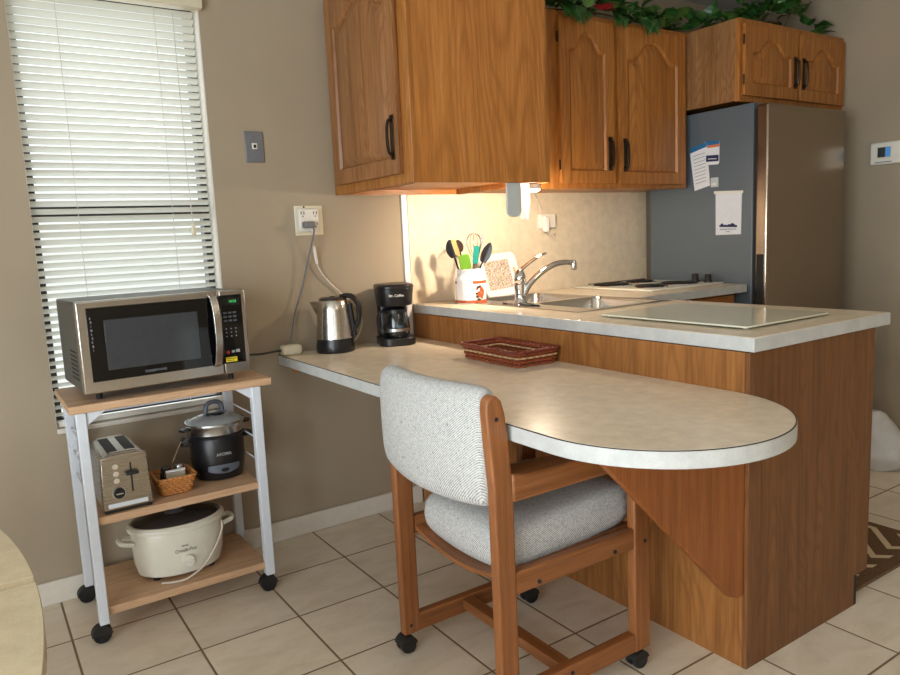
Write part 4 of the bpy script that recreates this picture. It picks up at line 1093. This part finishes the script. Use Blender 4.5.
# ------------------------------------------------------------------ small basket with packets
bk_ = thing('small_basket', 'small honey-coloured woven basket between the toaster and the rice cooker', 'basket', (-1.130, -.275, .397))
bx0, bx1, by0, by1 = -1.192, -1.074, -.338, -.212
def brect(f): return (bx0+.012*(1-f), bx1-.012*(1-f), by0+.012*(1-f), by1-.012*(1-f))
q = MB()
for i in range(6): q.tube(weave(brect(i/5), .4035+i*.0088, 22, .0018, 132, ph=PI*(i % 2)), .0046, 6, closed=True)
q.build('woven_sides', WICKERL, bk_, smooth=True)
q = MB(); q.tube(weave((bx0-.003, bx1+.003, by0-.003, by1+.003), .455, 30, .0016, 120), .0055, 7, closed=True); q.build('rim', WICKERL, bk_, smooth=True)
MB().box(bx0+.016, bx1-.016, by0+.016, by1-.016, .3985, .4025).build('bottom', WICKERL, bk_)
sp_ = thing('seasoning_packet', 'pale paper packet standing at the front of the small basket', 'packet', (-1.13, -.30, .403))
MB().loft([[(-1.158, -.312, .404), (-1.100, -.312, .404), (-1.100, -.296, .404), (-1.158, -.296, .404)], [(-1.160, -.302, .468), (-1.098, -.302, .468), (-1.098, -.296, .468), (-1.160, -.296, .468)]]).build('packet', plain('kraft_packet', (168, 156, 134), .7), sp_, bevel=.003)
MB().box(-1.160, -1.098, -.303, -.295, .468, .474).build('crimped_edge', PAPER, sp_)
for i, (x, y, lab) in enumerate(((-1.152, -.262, 'dark jar lying left at the back of the small basket'), (-1.108, -.258, 'dark jar with a shiny rim right at the back of the small basket'))):
    j = thing('spice_jar', lab, 'jar', (x, y, .403), 0, 'jars in the small basket')
    MB().lathe([(.001, .404), (.019, .404), (.020, .41), (.020, .455), (.015, .462), (.001, .463)], (x, y, 0), 18).build('jar', plain('dark_jar', (40, 30, 26), .2), j, smooth=True)
    MB().lathe([(.0165, .4625), (.0165, .476), (.015, .478), (.001, .4785)], (x, y, 0), 18).build('lid', [BLACKP, ALU][i], j, smooth=True)
ss = thing('steel_skewer', 'thin steel rod leaning out of the small basket toward the rice cooker', 'utensil', (-1.13, -.235, .403))
MB().tube([(-1.150, -.235, .4075), (-1.128, -.230, .47), (-1.085, -.222, .545)], .003, 7).build('shaft', WIRE, ss, smooth=True)
MB().tube([(-1.085, -.222, .545), (-1.074, -.220, .558)], .006, 8).build('grip', BLACKP, ss, smooth=True)

# ------------------------------------------------------------------ rice cooker
RX, RY = -.962, -.212
rc = thing('rice_cooker', 'black rice cooker with a steel rim and glass lid on the middle shelf', 'rice cooker', (RX, RY, .397))
MB().lathe([(.001, .3985), (.072, .3985), (.080, .402), (.088, .425), (.093, .47), (.093, .535), (.090, .547), (.001, .548)], (RX, RY, 0), 40).build('body', BLACKP, rc, smooth=True)
MB().lathe([(.0905, .5475), (.097, .549), (.098, .555), (.094, .560), (.090, .560)], (RX, RY, 0), 40, cap=False).build('lower_rim', BLACKP, rc, smooth=True)
MB().lathe([(.090, .560), (.095, .562), (.096, .586), (.099, .590), (.097, .5935), (.088, .594), (.088, .562)], (RX, RY, 0), 40, cap=False).build('steam_ring', ALU, rc, smooth=True)
ld_ = MB().lathe([(.098, .5945), (.098, .598), (.085, .608), (.055, .617), (.02, .621), (.001, .6215), (.001, .620), (.055, .615), (.084, .606), (.096, .596)], (RX, RY, 0), 40, cap=False).build('lid', plain('lid_glass', (140, 147, 150), .08, spec=.7), rc, smooth=True)
MB().lathe([(.0975, .594), (.1015, .594), (.1015, .600), (.0975, .600)], (RX, RY, 0), 40, cap=False).build('lid_rim', ALU, ld_, smooth=True)
kb = MB().tube(smooth_path([(RX-.030, RY, .619), (RX-.026, RY, .650), (RX-.012, RY, .662), (RX+.012, RY, .662), (RX+.026, RY, .650), (RX+.030, RY, .619)], 5), .0085, 8).build('knob', GREYP, ld_, smooth=True)
MB().lathe([(.034, .617), (.034, .6235), (.030, .626), (.001, .6265)], (RX, RY, 0), 24).build('knob_base', BLACKP, ld_, smooth=True)
for sg in (-1, 1):
    MB().prism([(RX+sg*a, RY+b) for a, b in ((.090, -.026), (.120, -.024), (.130, 0), (.120, .024), (.090, .026))], 'z', .526, .540).build('side_handle', BLACKP, rc, bevel=.003)
    MB().prism([(RX+sg*a, RY+b) for a, b in ((.094, -.022), (.116, -.020), (.126, 0), (.116, .020), (.094, .022))], 'z', .575, .584).build('ring_handle', BLACKP, rc, bevel=.002)
fv = math.atan2(-2.78-RY, -1.65-RX)+.22
def curved(r, a0, a1, zf, n=14, th=.002):
    mb = MB()
    mb.loft([[(RX+rr*math.cos(a), RY+rr*math.sin(a), z) for rr, z in ((r, zf(t)[0]), (r+th, zf(t)[0]), (r+th, zf(t)[1]), (r, zf(t)[1]))] for t, a in [(i/n*2-1, a0+(a1-a0)*i/n) for i in range(n+1)]]); return mb
curved(.0915, fv-.62, fv+.62, lambda t: (.427+.010*t*t, .458-.004*t*t)).build('switch_panel', GREYP, rc, smooth=True)
curved(.0935, fv-.14, fv+.14, lambda t: (.432+.004*t*t, .446-.003*t*t)).build('switch', BLACKP, rc, smooth=True)
lettering('AROMA', .0145, Matrix.Translation((RX, RY, .495)) @ Matrix.Rotation(fv+PI/2, 4, 'Z') @ Matrix.Translation((0, -.0940, 0)) @ Matrix.Rotation(PI/2, 4, 'X'), GREYKEY, rc, bold=True)

# ------------------------------------------------------------------ slow cooker
QX, QY, qa, qb = -1.128, -.232, .152, .112
sc_ = thing('slow_cooker', 'white oval slow cooker with a dark glass lid on the bottom shelf', 'slow cooker', (QX, QY, .105))
MB().lathe([(.001, .116), (.82, .116), (.90, .122), (.965, .16), (.99, .22), (1.0, .262), (.985, .270), (.001, .270)], (QX, QY, 0), 56, qa, qb).build('housing', WHITEE, sc_, smooth=True)
MB().lathe([(.985, .2705), (1.045, .272), (1.06, .280), (1.045, .286), (.96, .286), (.95, .272)], (QX, QY, 0), 56, qa, qb, cap=False).build('crock_rim', WHITEE, sc_, smooth=True)
sl = MB().lathe([(1.03, .2865), (1.035, .290), (1.0, .294), (.96, .2935), (.955, .2875)], (QX, QY, 0), 56, qa, qb, cap=False).build('lid_rim', WHITEE, sc_, smooth=True)
li = MB().lathe([(.965, .2885), (.965, .293), (.85, .304), (.55, .316), (.2, .321), (.001, .322)], (QX, QY, 0), 56, qa, qb).build('lid', DARKLID, sc_, smooth=True)
MB().lathe([(.016, .321), (.024, .328), (.026, .336), (.02, .341), (.001, .342)], (QX, QY, 0), 20, 1.5, 1).build('lid_knob', FROSTED, li, smooth=True)
for sg in (-1, 1):
    MB().tube(smooth_path([(QX+sg*qa*.97, QY-.035, .238), (QX+sg*(qa+.028), QY-.030, .246), (QX+sg*(qa+.036), QY, .248), (QX+sg*(qa+.028), QY+.030, .246), (QX+sg*qa*.97, QY+.035, .238)], 5), .0085, 8).build('handle', WHITEE, sc_, smooth=True)
for x in (-.09, .09):
    for y in (-.05, .05): MB().lathe([(.012, .1055), (.012, .118)], (QX+x, QY+y, 0), 10).build('foot', BLACKM, sc_)
def qpt(ang, z, off=0):
    f = .965+.035*min(1, max(0, (z-.16)/.1)); return Vector((QX+(qa*f+off)*math.cos(ang), QY+(qb*f+off)*math.sin(ang), z))
aw = -PI/2+.02
na = math.atan2(math.sin(aw)/qb, math.cos(aw)/qa)
pk = qpt(aw, .168, .0)
MB().lathe([(.019, -.012), (.021, -.006), (.021, .004)], (pk.x, pk.y, pk.z), 20, axis='y').build('dial', WHITEP, sc_, smooth=True)
MB().box(pk.x-.017, pk.x+.017, pk.y-.0165, pk.y-.011, pk.z-.0035, pk.z+.0035).build('dial_grip', WHITEP, sc_, bevel=.0015)
for txt, sz, z in (('RIVAL', .0085, .222), ('Crock·Pot', .0165, .207)):
    lettering(txt, sz, face_negy(pk.x-.006, QY-qb*.995-.0020, z), GREYTEXT, sc_)
cp_ = [qpt(-.62, .262, .012), qpt(-.62, .235, .012), qpt(-.80, .20, .012), qpt(-1.05, .165, .014), qpt(-1.3, .135, .016), Vector((QX-.01, QY-qb-.016, .114)), Vector((QX-.05, QY-qb-.006, .1095)), Vector((QX-.085, QY-qb+.012, .1095))]
MB().tube(smooth_path(cp_, 6), .0035, 7).build('power_cord', WHITECORD, sc_, smooth=True)

# ------------------------------------------------------------------ dining table, rug, bag
dt = thing('dining_table', 'oval cream-topped dining table at the lower left', 'table', (-2.14, -1.69, 0))
def oval(sx, sy, n=72): return [(-2.14+sx*math.cos(2*PI*i/n), -1.69+sy*math.sin(2*PI*i/n)) for i in range(n)]
def half(sx, sy, lo, hi):
    pts = [p for p in oval(sx, sy, 200) if lo <= p[1] <= hi]
    return pts
for lo, hi, lab in ((-9, -1.6392, 'near leaf'), (-1.6388, 9, 'far leaf')):
    pts = [p for p in oval(.53, .92, 240) if lo <= p[1] <= hi]
    if lo > -5: pts.sort(key=lambda p: math.atan2(p[1]+1.6385, p[0]+2.14))
    else: pts.sort(key=lambda p: math.atan2(p[1]+1.6395, p[0]+2.14))
    L(MB().prism(pts, 'z', .724, .750).build('tabletop', TABLETOP, dt, bevel=.0012), lab)
MB().prism(oval(.46, .84), 'z', .66, .7235).build('apron', TABLEW, dt)
for x, y in ((-1.655, -1.46), (-1.70, -2.10), (-2.58, -1.46), (-2.58, -2.10)):
    sx = 1 if x > -2 else -1
    MB().loft([[(x+a*w_+o, y+b*w_, z) for a, b in ((-1, -1), (1, -1), (1, 1), (-1, 1))] for z, w_, o in ((0, .020, .045*sx), (.40, .026, .02*sx), (.7235, .030, -.03*sx))]).build('leg', TABLEW, dt, bevel=.004)
rug = MB(); rug.box(-.29, .29, -.475, .475, .0005, .010)
ro = rug.build('kitchen_rug', RUG, world=False, bevel=.003); ro.location = (.938, -1.165, 0)
tag(ro, 'brown rug with cream zigzag pattern on the kitchen floor', 'rug')
bg = MB()
def bagp(u, v):
    a = 2*PI*u; r = (.17+.02*math.sin(3*a+1))*math.sin(PI*(.16+.80*v))**.6*(1-.35*v)
    x, y, z = 1.955+r*math.cos(a), -1.03+r*1.1*math.sin(a), .004+.27*v
    nn = mnoise.noise(Vector((x*11, y*11, z*11)))*.030+mnoise.noise(Vector((x*30, y*30, z*30)))*.010
    return (x+nn*math.cos(a), y+nn*math.sin(a), max(.003, z+nn*.5*v))
ring = [[bagp(i/40, j/22) for i in range(40)] for j in range(23)]
bg.loft(ring)
bo = bg.build('plastic_bag', BAG, smooth=True); tag(bo, 'crumpled white plastic bag standing on the kitchen floor', 'bag')

# ------------------------------------------------------------------ light
w = bpy.data.worlds.new('daylight'); S.world = w; w.use_nodes = True
nt = w.node_tree; bgn = nt.nodes['Background']
tc = nt.nodes.new('ShaderNodeTexCoord'); sx = nt.nodes.new('ShaderNodeSeparateXYZ'); rp = nt.nodes.new('ShaderNodeValToRGB')
nt.links.new(tc.outputs['Generated'], sx.inputs[0]); nt.links.new(sx.outputs[2], rp.inputs[0])
e = rp.color_ramp.elements
e[0].position = 0.0; e[0].color = (.50, .52, .50, 1); e[1].position = .35; e[1].color = (.86, .93, 1, 1)
nt.links.new(rp.outputs[0], bgn.inputs[0]); bgn.inputs[1].default_value = 2.2

def area(name, loc, rot, sx_, sy_, power, col):
    l = bpy.data.lights.new(name, 'AREA'); l.shape = 'RECTANGLE'; l.size = sx_; l.size_y = sy_; l.energy = power; l.color = col
    o = bpy.data.objects.new(name, l); C.objects.link(o); o.location = loc; o.rotation_euler = rot; return o
area('daylight_patio_door', (XL-.13, (DY0+DY1)/2, 1.05), (0, -PI/2, 0), 2.0, 2.5, 182, (.86, .93, 1.0))
area('daylight_rear_window', ((RX0+RX1)/2, YB-.14, 1.45), (PI/2, 0, 0), 1.15, 1.15, 8, (.90, .95, 1.0))
area('daylight_kitchen_window', ((WX0+WX1)/2, .30, 1.45), (-PI/2, 0, 0), .75, 1.6, 5, (.93, .97, 1.0))
pl_ = bpy.data.lights.new('puck_light', 'SPOT'); pl_.energy = 21; pl_.color = (1.0, .81, .60); pl_.spot_size = math.radians(150); pl_.spot_blend = .75; pl_.shadow_soft_size = .02
po = bpy.data.objects.new('puck_light', pl_); C.objects.link(po); po.location = (.248, -.562, 1.350)
po.rotation_euler = Vector((.22, .62, -.50)).to_track_quat('-Z', 'Y').to_euler()
pg = bpy.data.lights.new('puck_glow', 'POINT'); pg.energy = 9; pg.color = (1.0, .81, .60); pg.shadow_soft_size = .02
pq = bpy.data.objects.new('puck_glow', pg); C.objects.link(pq); pq.location = (.248, -.562, 1.350)
# unseen ceiling fixture added behind the camera for dim warm fill light
cl = thing('added_fill_lamp', 'round white ceiling lamp added behind the viewpoint as warm fill', 'lamp', (-.2, -3.6, H))
MB().lathe([(.17, H-.0005), (.17, H-.02), (.15, H-.022), (.15, H-.0005)], (-.2, -3.6, 0), 32, cap=False).build('base', WHITEP, cl, smooth=True)
MB().lathe([(.150, H-.022), (.14, H-.05), (.10, H-.075), (.05, H-.085), (.001, H-.087)], (-.2, -3.6, 0), 32).build('shade', emis('warm_shade', (255, 226, 186), 1.5), cl, smooth=True)
wl = bpy.data.lights.new('added_fill_light', 'POINT'); wl.energy = 14; wl.color = (1.0, .84, .64); wl.shadow_soft_size = .15
wo_ = bpy.data.objects.new('added_fill_light', wl); C.objects.link(wo_); wo_.location = (-.2, -3.6, H-.26)

# ------------------------------------------------------------------ camera
cam = bpy.data.cameras.new('camera'); co = bpy.data.objects.new('camera', cam); C.objects.link(co)
f, yaw, pitch, roll = 727.0061, math.radians(33.5601), math.radians(-7.9168), math.radians(-2.6082)
F = Vector((math.sin(yaw)*math.cos(pitch), math.cos(yaw)*math.cos(pitch), math.sin(pitch)))
R = F.cross(Vector((0, 0, 1))).normalized(); U = R.cross(F)
R2 = R*math.cos(roll)+U*math.sin(roll); U2 = U*math.cos(roll)-R*math.sin(roll)
mt = Matrix((R2, U2, -F)).transposed().to_4x4(); mt.translation = (-1.6489, -2.7804, 1.2046)
co.matrix_world = mt
cam.sensor_width = 36; cam.sensor_fit = 'HORIZONTAL'; cam.lens = f/900*36; cam.clip_start = .02
S.camera = co
S.view_settings.view_transform = 'Standard'; S.view_settings.look = 'None'; S.view_settings.gamma = 1
S.view_settings.use_curve_mapping = False; S.view_settings.exposure = 0.0
S.cycles.use_denoising = True; S.cycles.max_bounces = 10; S.cycles.diffuse_bounces = 5; S.cycles.transparent_max_bounces = 12
S.cycles.sample_clamp_indirect = 6
